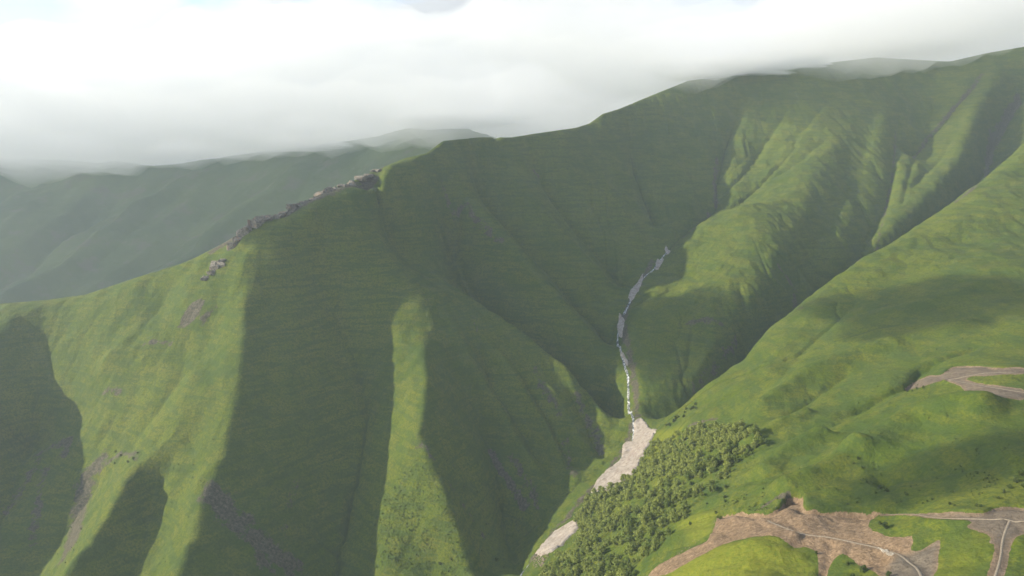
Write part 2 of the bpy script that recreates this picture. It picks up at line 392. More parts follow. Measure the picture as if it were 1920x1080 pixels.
# the ground behind the crest falls away from it
mp_ = np.array([P(*q) for q in M_line]); mu = np.array([(q[0] - 960) / F_PX for q in M_line]); my = mp_[:, 1]; msl = mp_[:, 2] / mp_[:, 1]
for _ in range(2):
    U = XX / (YY * CP - H * SP); yM = np.interp(U, mu, my); lim = np.interp(U, mu, msl) * YY
    back_ = YY - yM
    lim = lim + 0.6 - 0.22 * np.maximum(back_ - 6, 0)
    H = np.where((back_ > -14) & (H > lim) & (U > mu[0]) & (U < mu[-1]), lim, H)
FLOWA = blur(np.log10(FLOW), 2)

# the near hillside keeps its surveyed silhouette
def mesh_from_grid(name, xs, ys, Z, mat, attrs=None, mask=None):
    nx, ny = len(xs), len(ys)
    X_, Y_ = np.meshgrid(xs, ys)
    co = np.stack([X_, Y_, Z], -1).reshape(-1, 3).astype(np.float32)
    idx = np.arange(nx * ny).reshape(ny, nx)
    q = np.stack([idx[:-1, :-1], idx[:-1, 1:], idx[1:, 1:], idx[1:, :-1]], -1).reshape(-1, 4)
    if mask is not None: q = q[mask.reshape(-1)]
    me = bpy.data.meshes.new(name)
    me.vertices.add(len(co)); me.vertices.foreach_set("co", co.ravel())
    me.loops.add(q.size); me.loops.foreach_set("vertex_index", q.ravel().astype(np.int32))
    me.polygons.add(len(q)); me.polygons.foreach_set("loop_start", (np.arange(len(q)) * 4).astype(np.int32))
    me.polygons.foreach_set("use_smooth", np.ones(len(q), bool))
    me.update(calc_edges=True)
    for k, v in (attrs or {}).items():
        at = me.attributes.new(k, 'FLOAT', 'POINT'); at.data.foreach_set("value", v.reshape(-1).astype(np.float32))
    o = link(name, me, mat)
    return o
# ------------------------------------------------------------------ materials
class NT:
    def __init__(s, name):
        s.m = bpy.data.materials.new(name); s.m.use_nodes = True
        s.t = s.m.node_tree; s.N = s.t.nodes; s.L = s.t.links; s.N.clear()
        s.out = s.N.new("ShaderNodeOutputMaterial"); s.b = s.N.new("ShaderNodeBsdfPrincipled")
        s.L.new(s.b.outputs[0], s.out.inputs['Surface'])
        s.b.inputs['Roughness'].default_value = 0.9
        s.b.inputs['Specular IOR Level'].default_value = 0.15
        s.geo = s.N.new("ShaderNodeNewGeometry"); s.pos = s.geo.outputs['Position']
    def noise(s, scale, detail=3, rough=0.55, vec=None, dist=0.0, stretch=None):
        v = vec or s.pos
        if stretch:
            mp = s.N.new("ShaderNodeMapping"); mp.inputs['Scale'].default_value = stretch; s.L.new(v, mp.inputs[0]); v = mp.outputs[0]
        n = s.N.new("ShaderNodeTexNoise"); n.inputs['Scale'].default_value = scale; n.inputs['Detail'].default_value = detail
        n.inputs['Roughness'].default_value = rough; n.inputs['Distortion'].default_value = dist
        s.L.new(v, n.inputs['Vector']); return n.outputs['Fac']
    def ramp(s, f, stops):
        r = s.N.new("ShaderNodeValToRGB"); s.L.new(f, r.inputs[0]); e = r.color_ramp.elements
        while len(e) < len(stops): e.new(0.5)
        for k, (p, c) in enumerate(stops):
            e[k].position = p; e[k].color = (*c, 1) if len(c) == 3 else c
        return r.outputs['Color']
    def val(s, f, a, b, lo=0.0, hi=1.0):
        n = s.N.new("ShaderNodeMapRange"); n.interpolation_type = 'SMOOTHSTEP'
        s.L.new(f, n.inputs['Value']); n.inputs['From Min'].default_value = a; n.inputs['From Max'].default_value = b
        n.inputs['To Min'].default_value = lo; n.inputs['To Max'].default_value = hi; return n.outputs[0]
    def math(s, op, a, b=0.0):
        n = s.N.new("ShaderNodeMath"); n.operation = op
        for i, v in enumerate((a, b)):
            if isinstance(v, (int, float)): n.inputs[i].default_value = v
            else: s.L.new(v, n.inputs[i])
        return n.outputs[0]
    def mix(s, f, a, b):
        n = s.N.new("ShaderNodeMix"); n.data_type = 'RGBA'
        for key, v in (('Factor', f), ('A', a), ('B', b)):
            if isinstance(v, tuple): n.inputs[key].default_value = (*v, 1) if len(v) == 3 else v
            elif isinstance(v, (int, float)): n.inputs[key].default_value = v
            else: s.L.new(v, n.inputs[key])
        return n.outputs['Result']
    def attr(s, name):
        n = s.N.new("ShaderNodeAttribute"); n.attribute_name = name; return n.outputs['Fac']
    def bump(s, h, strength, dist, prev=None):
        n = s.N.new("ShaderNodeBump"); (s.L.new(strength, n.inputs['Strength']) if not isinstance(strength, float) else setattr(n.inputs['Strength'], 'default_value', strength)); n.inputs['Distance'].default_value = dist
        s.L.new(h, n.inputs['Height'])
        if prev is not None: s.L.new(prev, n.inputs['Normal'])
        return n.outputs[0]
    def color(s, c): 
        if isinstance(c, tuple): s.b.inputs['Base Color'].default_value = (*c, 1)
        else: s.L.new(c, s.b.inputs['Base Color'])
    def normal(s, n): s.L.new(n, s.b.inputs['Normal'])

def hill_material():
    s = NT("grass_hillside")
    big = s.noise(0.0045, 4); mid = s.noise(0.03, 4, 0.6); fine = s.noise(0.35, 4, 0.65); tuft = s.noise(1.3, 2, 0.6)
    lay = s.noise(0.05, 3, 0.6, stretch=(0.35, 0.35, 3.0))
    g = s.ramp(big, [(0.35, (0.068, 0.100, 0.009)), (0.62, (0.114, 0.138, 0.012))])
    g = s.mix(s.val(mid, 0.4, 0.66, 0, 0.55), g, (0.150, 0.148, 0.020))
    g = s.mix(s.val(lay, 0.45, 0.60, 0, 0.6), g, (0.050, 0.085, 0.018))
    g = s.mix(s.val(s.noise(0.14, 4, 0.7), 0.5, 0.64, 0, 0.5), g, (0.045, 0.072, 0.012))
    g = s.mix(s.val(s.noise(0.02, 5, 0.7), 0.53, 0.66, 0, 0.5), g, (0.128, 0.142, 0.020))
    g = s.mix(s.val(fine, 0.42, 0.62, 0, 0.55), g, (0.040, 0.070, 0.013))
    g = s.mix(s.val(s.attr("yellow"), 0, 1, 0, 0.7), g, s.ramp(fine, [(0.35, (0.12, 0.155, 0.012)), (0.65, (0.235, 0.225, 0.022))]))
    # rank growth and bare rock in the water courses
    g = s.mix(s.val(s.attr("flow"), 1.35, 2.6, 0, 0.55), g, (0.034, 0.062, 0.016))
    scree = s.ramp(s.noise(0.25, 5, 0.7), [(0.3, (0.035, 0.033, 0.020)), (0.55, (0.10, 0.088, 0.058)), (0.75, (0.18, 0.155, 0.11))])
    rk = s.math('ADD', s.attr("rock"), s.math('MULTIPLY', s.math('SUBTRACT', s.noise(0.06, 5, 0.75), 0.5), 1.7))
    g = s.mix(s.val(rk, 0.37, 0.56), g, scree)
    dirt = s.ramp(s.noise(0.3, 5, 0.65), [(0.3, (0.145, 0.095, 0.055)), (0.5, (0.245, 0.166, 0.100)), (0.72, (0.37, 0.262, 0.168))])
    streak = s.noise(0.5, 3, 0.6, stretch=(1, 1, 0.15))
    dirt = s.mix(s.val(streak, 0.45, 0.62, 0, 0.35), dirt, (0.15, 0.105, 0.066))
    greyd = s.ramp(s.noise(0.2, 4, 0.6), [(0.3, (0.11, 0.088, 0.066)), (0.7, (0.20, 0.165, 0.125))])
    dirt = s.mix(s.attr("grey"), dirt, greyd)
    dk = s.math('ADD', s.attr("dirt"), s.math('MULTIPLY', s.math('SUBTRACT', s.noise(0.11, 6, 0.72), 0.5), 1.15))
    g = s.mix(s.val(dk, 0.44, 0.54), g, dirt)
    s.color(g)
    nb = s.bump(s.noise(0.05, 5, 0.62), 0.9, 4.0)
    nb = s.bump(fine, 0.9, 0.9, nb); nb = s.bump(tuft, 0.8, 0.35, nb)
    nb = s.bump(s.noise(0.7, 5, 0.7), s.math('MULTIPLY', s.attr('dirt'), 0.9), 0.9, nb)
    s.normal(nb)
    return s.m
HILL = hill_material()
# ------------------------------------------------------------------ tracks, cuttings and bare ground
xs = np.unique(np.concatenate([np.arange(X0 + 40, 60, 5.0), np.arange(60, 640, 2.0), np.arange(640, X1 - 20, 5.0)]))
ys = np.unique(np.concatenate([np.arange(Y0 + 10, 960, 2.2), np.arange(960, 1800, 4.0), np.arange(1800, Y1 - 20, 6.0)]))
Z = resample(H, X0, Y0, D, xs, ys).astype(np.float64)
Xm, Ym = np.meshgrid(xs, ys)
def zat(x, y):
    x = np.asarray(x, float); y = np.asarray(y, float)
    i = np.clip(np.searchsorted(xs, x) - 1, 0, len(xs) - 2); j = np.clip(np.searchsorted(ys, y) - 1, 0, len(ys) - 2)
    a = np.clip((x - xs[i]) / (xs[i + 1] - xs[i]), 0, 1); b = np.clip((y - ys[j]) / (ys[j + 1] - ys[j]), 0, 1)
    return (Z[j, i] * (1 - a) + Z[j, i + 1] * a) * (1 - b) + (Z[j + 1, i] * (1 - a) + Z[j + 1, i + 1] * a) * b
def window(pts, pad):
    p = np.array([q[:2] for q in pts])
    i0, i1 = np.searchsorted(xs, [p[:, 0].min() - pad, p[:, 0].max() + pad]); j0, j1 = np.searchsorted(ys, [p[:, 1].min() - pad, p[:, 1].max() + pad])
    return slice(j0, j1), slice(i0, i1)
def seg_dist(x, y, pts, closed=False):
    p = [np.array(q[:2], float) for q in pts]
    if closed: p.append(p[0])
    best = np.full(x.shape, 1e9); bz = np.zeros(x.shape); zz = [q[2] if len(q) > 2 else 0 for q in pts]
    if closed: zz.append(zz[0])
    for k in range(len(p) - 1):
        a, b = p[k], p[k + 1]; ab = b - a
        t = np.clip(((x - a[0]) * ab[0] + (y - a[1]) * ab[1]) / (ab @ ab + 1e-9), 0, 1)
        dd = np.hypot(x - a[0] - ab[0] * t, y - a[1] - ab[1] * t); m = dd < best
        best[m] = dd[m]; bz[m] = (zz[k] + (zz[k + 1] - zz[k]) * t)[m]
    return best, bz
def inside(x, y, pts):
    r = np.zeros(x.shape, bool); n = len(pts)
    for k in range(n):
        x1, y1 = pts[k][:2]; x2, y2 = pts[(k + 1) % n][:2]
        if abs(y2 - y1) < 1e-9: continue
        c = ((y1 > y) != (y2 > y)) & (x < (x2 - x1) * (y - y1) / (y2 - y1) + x1); r ^= c
    return r
def signed(x, y, pts):
    d, _ = seg_dist(x, y, pts, True); return np.where(inside(x, y, pts), d, -d)
def chaikin(pts, n=2):
    for _ in range(n):
        q = [pts[0]]
        for a, b in zip(pts[:-1], pts[1:]): q += [a * .75 + b * .25, a * .25 + b * .75]
        pts = q + [pts[-1]]
    return pts

DIRT = [(1346,969),(1352,962),(1375,958),(1440,960),(1452,955),(1465,945),(1475,930),(1480,922),(1505,922),(1507,945),(1515,951),(1600,949),(1684,952),(1684,964),(1640,968),(1632,976),(1625,988),
 (1645,1000),(1690,1008),(1710,1003),(1713,1015),(1705,1032),(1722,1034),(1765,1008),(1762,1025),(1755,1090),(1660,1090),(1640,1070),(1600,1050),(1590,1035),(1560,1045),(1545,1085),(1535,1085),(1535,1040),(1520,1025),(1480,1020),(1465,1010),
 (1440,1003),(1400,1008),(1370,1015),(1320,1040),(1280,1060),(1240,1085),(1205,1085),(1250,1050),(1300,1028),(1335,1005)]
GREY1 = [(1690,1036),(1722,1034),(1765,1008),(1762,1025),(1755,1090),(1650,1090),(1670,1050)]
DIRT2 = [(1684,958),(1760,960),(1835,962),(1852,957),(1867,948),(1930,948),(1930,999),(1909,1002),(1894,1021),(1890,1059),(1879,1085),(1860,1085),(1871,1047),(1873,1021),(1852,1021),(1860,1006),(1837,997),(1807,987),(1830,976),(1684,969)]
DIRT3 = [(1695,728),(1722,708),(1765,704),(1775,692),(1790,685),(1850,684),(1865,690),(1930,688),(1930,706),(1860,704),(1820,706),(1808,712),(1860,722),(1930,729),(1930,752),(1880,744),(1840,736),(1810,731),(1795,722),(1765,714),(1745,720),(1720,728),(1700,732)]
TRACKS = {
 "lower": [(1440,976),(1455,986),(1511,999),(1567,1008),(1620,1019),(1661,1029),(1687,1038),(1706,1053),(1722,1070),(1734,1095),(1742,1130)],
 "middle": [(1660,966),(1700,966),(1762,967),(1837,969),(1880,972),(1920,977),(2000,985)],
 "upper": [(2010,752),(1925,736),(1850,725),(1810,718),(1778,713)],
 "spur": [(1778,713),(1795,709),(1812,706),(1850,700),(1925,696),(2000,692)],
 "side": [(1893,975),(1885,995),(1879,1015),(1877,1045),(1866,1080),(1850,1120)]}
tracks_w = {k: chaikin(hits(v), 2) for k, v in TRACKS.items()}
dirt = np.zeros_like(Z); grey = np.zeros_like(Z)
polys_w = []
for pl, gr in ((DIRT, 0.0), (DIRT2, 0.85), (DIRT3, 0.8), (GREY1, 1.0)):
    w = chaikin(hits(pl) + [hit(*pl[0])], 2)[:-1]; polys_w.append(w); sl = window(w, 12)
    sdist = signed(Xm[sl], Ym[sl], w)
    mk = smoothstep(-1.6, 1.6, sdist)
    dirt[sl] = np.maximum(dirt[sl], mk)
    if gr: grey[sl] = np.maximum(grey[sl], smoothstep(-4, 5, sdist) * gr)
# the upper edge of the cutting is a scarp
for edge, depth, reach in (([(1350,964),(1375,960),(1440,962),(1452,957),(1465,947),(1476,932),(1482,926)], 5.5, 8), ([(1482,926),(1504,925),(1507,947),(1515,953),(1600,951),(1684,954)], 8.5, 11),
                    ([(1684,960),(1835,963),(1852,958),(1867,950),(1925,950)], 2.5, 10), ([(1775,693),(1790,686),(1850,685),(1865,691),(1925,689)], 2.5, 9), ([(1722,709),(1765,705)], 1.5, 8)):
    w = hits(edge)
    if len(w) < 2: continue
    sl = window(w, 45); d, _ = seg_dist(Xm[sl], Ym[sl], w)
    Z[sl] -= depth * np.exp(-(d / reach) ** 2) * dirt[sl]
# heaps and runnels in the tipped earth
rgh = fbm(Xm, Ym, 22, 4, 5) * 2.4 + (np.abs(fbm(Xm + Ym * 0.3, Ym * 0.25, 9, 3, 8)) - 0.4) * 1.6
Z += dirt * rgh * (1 - 0.6 * grey)
# wash-outs down the fill slope below the lower track
for g in ([(1560,1012),(1556,1030),(1548,1080)], [(1510,1002),(1500,1016),(1490,1022)], [(1600,1020),(1596,1034),(1590,1040)], [(1400,985),(1330,1022),(1260,1062),(1225,1085)], [(1640,1026),(1650,1045),(1655,1070)]):
    w = hits(g)
    if len(w) < 2: continue
    sl = window(w, 14); d, _ = seg_dist(Xm[sl], Ym[sl], w); Z[sl] -= 2.0 * np.exp(-(d / 4.0) ** 2)
# level the tracks
for k, w in tracks_w.items():
    zz = np.array([float(zat(p[0], p[1])) for p in w]); zz = np.convolve(np.pad(zz, 4, mode='edge'), np.ones(9) / 9, 'valid')
    for p, z in zip(w, zz): p[2] = z
    sl = window(w, 16); d, bz = seg_dist(Xm[sl], Ym[sl], w)
    wgt = 1 - smoothstep(2.6, 8.5, d)
    Z[sl] = Z[sl] * (1 - wgt) + (bz - 0.05) * wgt
    dirt[sl] = np.maximum(dirt[sl], 1 - smoothstep(3.0, 5.5, d))

# bare rock: slips, streaks beside the water courses
rock = np.zeros_like(Z)
def rock_poly(pl, amt, soft=6):
    w = hits(pl)
    if len(w) < 3: return
    sl = window(w, 25); rock[sl] = np.maximum(rock[sl], amt * smoothstep(-soft, soft, signed(Xm[sl], Ym[sl], w)))
def rock_line(pl, width, amt):
    w = hits(pl)
    if len(w) < 2: return
    sl = window(w, width * 3); d, _ = seg_dist(Xm[sl], Ym[sl], w); rock[sl] = np.maximum(rock[sl], amt * np.exp(-(d / width) ** 2))
rock_poly([(365,562),(388,560),(376,585),(352,614),(333,614),(345,585)], 0.85)
rock_poly([(392,575),(408,572),(398,592),(378,612),(370,605)], 0.6)
for pl, wd, am in (([(270,645),(300,640),(320,645)], 5, .6), ([(190,740),(225,735)], 6, .6), ([(95,840),(130,825),(120,850)], 12, .6), ([(75,850),(50,910),(15,960)], 14, .5), ([(85,880),(70,960),(60,1020)], 12, .5),
    ([(185,870),(160,900),(150,960),(130,1030)], 18, .75), ([(195,868),(235,850),(258,862)], 7, .6), ([(400,925),(430,960),(480,1010),(540,1055)], 22, .72), ([(480,1000),(500,1060)], 18, .55),
    ([(918,848),(940,880),(962,915),(985,952)], 7, .8), ([(960,850),(990,900),(1010,950)], 8, .55), ([(1000,690),(1020,730),(1050,775)], 10, .55), ([(1080,740),(1110,800),(1130,850)], 12, .5), ([(1060,830),(1075,890)], 10, .45),
    ([(830,350),(870,385),(905,420),(940,450)], 8, .55), ([(1910,190),(1885,230),(1860,270),(1852,310)], 13, .8), ([(1852,310),(1828,350),(1790,380)], 9, .7), ([(1840,140),(1800,190),(1740,255),(1700,290)], 8, .65), ([(1680,250),(1672,340),(1660,395),(1610,488)], 6, .55),
    ([(1290,605),(1320,600),(1350,608)], 8, .65), ([(1460,500),(1490,540),(1500,580)], 9, .5), ([(1345,300),(1340,340),(1342,390)], 9, .6), ([(1330,400),(1300,430),(1265,460)], 6, .55), ([(1380,640),(1340,690),(1300,730)], 8, .5),
    ([(1225,490),(1200,530),(1180,570),(1166,610),(1180,660),(1190,720),(1196,780)], 9, .62), ([(1190,780),(1165,850),(1110,915),(1045,990),(1000,1045)], 9, .6), ([(1290,800),(1320,790),(1345,785)], 3, .7),
    ([(400,468),(480,420),(560,390),(640,352),(710,320)], 14, .66), ([(560,900),(540,960),(530,1010)], 8, .35), ([(780,825),(820,870),(870,950),(910,1010)], 9, .4), ([(1480,925),(1455,935),(1430,950)], 3, .8), ([(870,560),(900,640)], 4, .4), ([(1000,320),(1010,330)], 4, .6)):
    rock_line(pl, wd, am)
yellow = np.zeros_like(Z)
for pl, am, sf in (([(1240,1075),(1300,1045),(1370,1018),(1440,1006),(1500,1030),(1535,1085),(1500,1130),(1240,1130)], 1.0, 14), ([(1270,985),(1310,960),(1345,962),(1340,1000),(1290,1025)], .8, 9), ([(1760,1030),(1800,1000),(1850,1000),(1850,1080),(1760,1085)], .35, 14),
                   ([(1230,810),(1290,790),(1260,830),(1215,880),(1205,870)], .8, 8)):
    w = hits(pl); sl = window(w, 30); yellow[sl] = np.maximum(yellow[sl], am * smoothstep(-sf, sf, signed(Xm[sl], Ym[sl], w)))

# ------------------------------------------------------------------ the hillsides
Z += fbm(Xm, Ym, 14, 3, 31) * 0.5 * (1 - dirt) * smoothstep(2400, 1400, Ym)
attrs = {"flow": resample(FLOWA, X0, Y0, D, xs, ys), "rock": rock, "dirt": dirt, "grey": grey, "yellow": yellow}
hills = mesh_from_grid("hills", xs, ys, Z, HILL, attrs)
tag(hills, "steep green grassy mountain flanks cut by gullies", kind="structure")
def hitf(px, py):
    u = (px - 960) / F_PX; v = (540 - py) / F_PX
    d = np.array([u, CP + v * SP, -SP + v * CP]); t = np.arange((Y0 + 20) / d[1], (Y1 - 30) / d[1], 1.0)
    z = zat(d[0] * t, d[1] * t); below = d[2] * t < z
    if not below.any(): return None
    k = int(np.argmax(below)); return np.array([d[0] * t[k], d[1] * t[k], float(z[k])])
def hitsf(pl): return [q for q in (hitf(*p) for p in pl) if q is not None]

# ------------------------------------------------------------------ far mountain and ground
F_line = [(-900,270,6200),(-400,285,6300),(-100,292,6450),(0,296,6500),(110,299,6500),(185,305,6450),(215,302,6450),(240,304,6430),(285,311,6400),(340,306,6350),(400,297,6300),(480,285,6150),(560,275,6000),(640,266,5800),(700,256,5600),(760,240,5450),(800,236,5400),(870,238,5300),(940,262,5200),(1300,290,5200),(1900,290,5400)]
def build_far():
    fx = np.arange(-4600, 3400, 14.0); fy = np.arange(2300, 5900, 14.0)
    FX, FY = np.meshgrid(fx, fy)
    c = np.array([P(*q) for q in F_line]); c = c[np.argsort(c[:, 0])]
    yc = np.interp(fx, c[:, 0], c[:, 1]); zc = np.interp(fx, c[:, 0], c[:, 2])
    k = np.ones(7) / 7
    yc = np.convolve(np.pad(yc, 3, mode='edge'), k, 'valid')
    d = yc[None] - FY
    warp = fbm(FX, FY, 900, 3, 40) * 260
    s = FX + 0.35 * d + warp
    rib = 1 - 2 * np.abs(((s / 620.0) % 1.0) - 0.5); rib2 = 1 - 2 * np.abs(((s / 230.0 + 0.3) % 1.0) - 0.5)
    amt = smoothstep(0, 500, np.abs(d)) * smoothstep(2600, 900, np.abs(d))
    amt = amt * (d > 0)
    z = zc[None] - 0.40 * np.abs(d) - 0.00003 * d * d * (np.abs(d) < 1500)
    z = z + amt * ((rib - 0.5) * 120 + (rib2 - 0.5) * 35 + fbm(FX, FY, 260, 5, 44) * 26) - amt * 60 + fbm(FX, FY, 60, 3, 47) * 4
    z = np.maximum(z, -640 + fbm(FX, FY, 500, 3, 51) * 30)
    s_ = NT("far_grass")
    g = s_.ramp(s_.noise(0.002, 5, 0.6), [(0.35, (0.045, 0.075, 0.020)), (0.65, (0.085, 0.115, 0.030))])
    g = s_.mix(s_.val(s_.noise(0.008, 6, 0.7), 0.52, 0.66, 0, 0.6), g, (0.10, 0.09, 0.07))
    s_.color(g); s_.normal(s_.bump(s_.noise(0.02, 5, 0.65), 0.6, 8))
    o = mesh_from_grid("far_mountain", fx, fy, z, s_.m)
    tag(o, "hazy far mountain whose crest runs into the cloud", kind="structure")
build_far()
def build_ground():
    s_ = NT("valley_ground"); s_.color(s_.ramp(s_.noise(0.003, 5), [(0.35, (0.05, 0.085, 0.02)), (0.65, (0.09, 0.12, 0.03))]))
    g = np.linspace(-9000, 9000, 61)
    gz = fbm(*np.meshgrid(g, g), 2500, 2, 60) * 25 - 690
    tag(mesh_from_grid("ground", g, g, gz, s_.m), "valley ground far below the slopes", kind="structure")
build_ground()

# ------------------------------------------------------------------ tracks, stream, snow
def ribbon(name, pts, width, mat, lift, attrs=None, wob=0.0, drape=True):
    pts = [np.array(p, float) for p in pts]; out = []
    L_ = []
    for a, b in zip(pts[:-1], pts[1:]):
        n = max(1, int(np.linalg.norm(b[:2] - a[:2]) / 2.0))
        for i in range(n): L_.append(a + (b - a) * i / n)
    L_.append(pts[-1]); n = len(L_)
    vs, fs = [], []; cols = 5
    for i, p in enumerate(L_):
        t = (L_[min(n - 1, i + 1)] - L_[max(0, i - 1)])[:2]; t /= np.linalg.norm(t) + 1e-9; nn = np.array([-t[1], t[0]])
        hw = width * 0.5 * (1 + wob * math.sin(i * 0.9) * math.sin(i * 0.37 + 1))
        if i in (0, n - 1): hw *= 0.45
        for j in range(cols):
            s = -1 + 2 * j / (cols - 1)
            q = p[:2] + nn * hw * s
            edge = -0.25 if j in (0, cols - 1) else 0.0
            z = (float(zat(*q)) if drape else p[2]) + lift + edge
            vs.append((q[0], q[1], z))
    for i in range(n - 1):
        for j in range(cols - 1):
            a = i * cols + j; fs.append((a, a + 1, a + cols + 1, a + cols))
    me = bpy.data.meshes.new(name); me.from_pydata(vs, [], fs); me.update()
    me.polygons.foreach_set("use_smooth", np.ones(len(fs), bool))
    return link(name, me, mat)
def track_mat():
    s = NT("track_gravel")
    s.color(s.ramp(s.noise(0.8, 4, 0.65), [(0.3, (0.22, 0.175, 0.125)), (0.7, (0.37, 0.305, 0.225))])); s.normal(s.bump(s.noise(2.0, 3), 0.5, 0.1)); return s.m
TR = track_mat()
for k, wd, lab in (("lower", 2.3, "dusty track winding down across the tipped earth"), ("middle", 1.9, "straight pale track along the foot of the meadow"), ("upper", 2.0, "pale track running to the hairpin"), ("spur", 1.6, "short track doubling back from the hairpin"), ("side", 1.6, "rutted side track dropping through grey earth")):
    tag(ribbon("dirt_track", tracks_w[k], wd, TR, 0.22), lab, kind="structure")

def snap(p, r=16):
    g = np.arange(-r, r + 1, 2.0); a, b = np.meshgrid(g, g); z = zat(p[0] + a, p[1] + b) + 0.02 * np.hypot(a, b)
    k = np.argmin(z); return np.array([p[0] + a.flat[k], p[1] + b.flat[k], 0])
def stream_mat():
    s = NT("mountain_water")
    f = s.noise(0.22, 4, 0.7)
    s.color(s.ramp(f, [(0.42, (0.035, 0.045, 0.05)), (0.50, (0.16, 0.17, 0.18)), (0.60, (0.62, 0.62, 0.62))]))
    s.b.inputs['Roughness'].default_value = 0.35; s.b.inputs['Specular IOR Level'].default_value = 0.5
    s.normal(s.bump(s.noise(0.6, 4), 0.8, 0.4)); return s.m
SM = stream_mat()
def stream_obj(lines, width, lab):
    w = dens([P(*q) for q in lines], 14); w = [snap(p, 12) for p in w]
    w = [w[0]] + [(w[i - 1] + 2 * w[i] + w[i + 1]) / 4 for i in range(1, len(w) - 1)] + [w[-1]]
    z = np.array([float(zat(p[0], p[1])) for p in w])
    for p, q in zip(w, z): p[2] = q
    tag(ribbon("stream", chaikin(w, 1), width, SM, 0.7, wob=0.35, drape=True), lab, kind="structure")
    return w
stream_obj([q for q in STREAM if q[1] >= 1030 and q[1] < 1500], 3.6, "white mountain stream leaving the lowest snow")
STREAM_W = stream_obj([q for q in STREAM if 455 <= q[1] < 870], 3.6, "white mountain stream in the bottom of the ravine")

def snow_mat():
    s = NT("old_snow")
    c = s.ramp(s.noise(0.16, 5, 0.7), [(0.3, (0.19, 0.155, 0.12)), (0.5, (0.33, 0.28, 0.235)), (0.75, (0.45, 0.395, 0.345))])
    c = s.mix(s.val(s.noise(0.07, 4, 0.7, stretch=(1, 0.4, 1)), 0.56, 0.66, 0, 0.6), c, (0.27, 0.21, 0.18))
    s.color(c); s.b.inputs['Roughness'].default_value = 0.7
    s.normal(s.bump(s.noise(0.3, 4, 0.6), 0.9, 0.8)); return s.m
SNOW = snow_mat()
Hs = blur(H, 10)
def snow_patch(pl, lab, step=1.6, thick=2.2, holes=()):
    w = hitsf(pl)
    if len(w) < 3: print("snow miss", lab); return
    p = np.array(w)
    if pl[0][1] < 700:
        sw = np.array(STREAM_W); c = p.mean(0); k = np.argmin(((sw[:, :2] - c[:2]) ** 2).sum(1)); p[:, :2] += (sw[k, :2] - c[:2]) * 0.8; cc = p[:, :2].mean(0); p[:, 0] = cc[0] + (p[:, 0] - cc[0]) * 0.62; w = list(p)
    gx = np.arange(p[:, 0].min() - 3, p[:, 0].max() + 3, step); gy = np.arange(p[:, 1].min() - 3, p[:, 1].max() + 3, step)
    a, b = np.meshgrid(gx, gy); sd_ = signed(a, b, w) + fbm(a, b, 7, 3, 70) * 1.3
    for h_ in holes:
        q = hitf(*h_[:2])
        if q is not None: sd_ = np.minimum(sd_, np.hypot(a - q[0], b - q[1]) - h_[2])
    g = zat(a, b); sm = np.maximum(g, sample(Hs, a, b))
    z = g + (sm - g) * smoothstep(0, 9, sd_) * 0.7 + thick * smoothstep(-1.5, 2.5, sd_) - 1.2 * smoothstep(0.5, -2.5, sd_) + fbm(a, b, 10, 3, 72) * 0.35
    idx = np.arange(a.size).reshape(a.shape); ok = sd_ > -2.2; cell = ok[:-1, :-1] & ok[1:, :-1] & ok[:-1, 1:] & ok[1:, 1:]
    o = mesh_from_grid("snow_patch", gx, gy, z, SNOW, None, cell)
    bm = bmesh.new(); bm.from_mesh(o.data); bmesh.ops.delete(bm, geom=[v for v in bm.verts if not v.link_faces], context='VERTS')
    bm.to_mesh(o.data); bm.free()
    tag(o, lab, "snow patch", "snow patches left in the ravine")
snow_patch([(1194,787),(1202,784),(1212,795),(1215,800),(1231,806),(1220,828),(1210,843),(1203,860),(1196,876),(1185,890),(1160,910),(1135,925),(1109,924),(1117,905),(1135,885),(1150,875),(1166,860),(1168,835),(1175,830),(1186,828),(1189,810),(1188,795)], "largest snow patch, filling the ravine beside the top of the wood", thick=3.0)
snow_patch([(1078,975),(1055,988),(1040,997),(1025,1013),(1004,1038),(1016,1042),(1035,1036),(1060,1015),(1085,990)], "lowest snow patch, at the bottom edge of the wood", thick=2.6)
snow_patch([(1252,478),(1246,487),(1235,489),(1228,500),(1225,510),(1234,509),(1241,501),(1248,493),(1254,482)], "rounded snow patch high in the ravine just above the longest narrow one", holes=((1237,505,3),))
snow_patch([(1232,511),(1218,521),(1208,532),(1200,536),(1190,545),(1181,561),(1188,566),(1200,554),(1213,542),(1222,532),(1231,519)], "long narrow snow patch with dark melt holes in the upper ravine", holes=((1214,532,3.5),(1222,524,2.5)))
snow_patch([(1178,583),(1186,589),(1181,600),(1175,617),(1167,620),(1163,608),(1167,597),(1172,587)], "ragged snow patch where the white stream begins to narrow")
snow_patch([(1170,656),(1183,661),(1192,671),(1189,681),(1180,675),(1172,665)], "small snow bridge across the middle of the stream")
snow_patch([(1269,460),(1259,464),(1254,470),(1262,470),(1270,464)], "small highest snow scrap at the top of the ravine", thick=1.6)
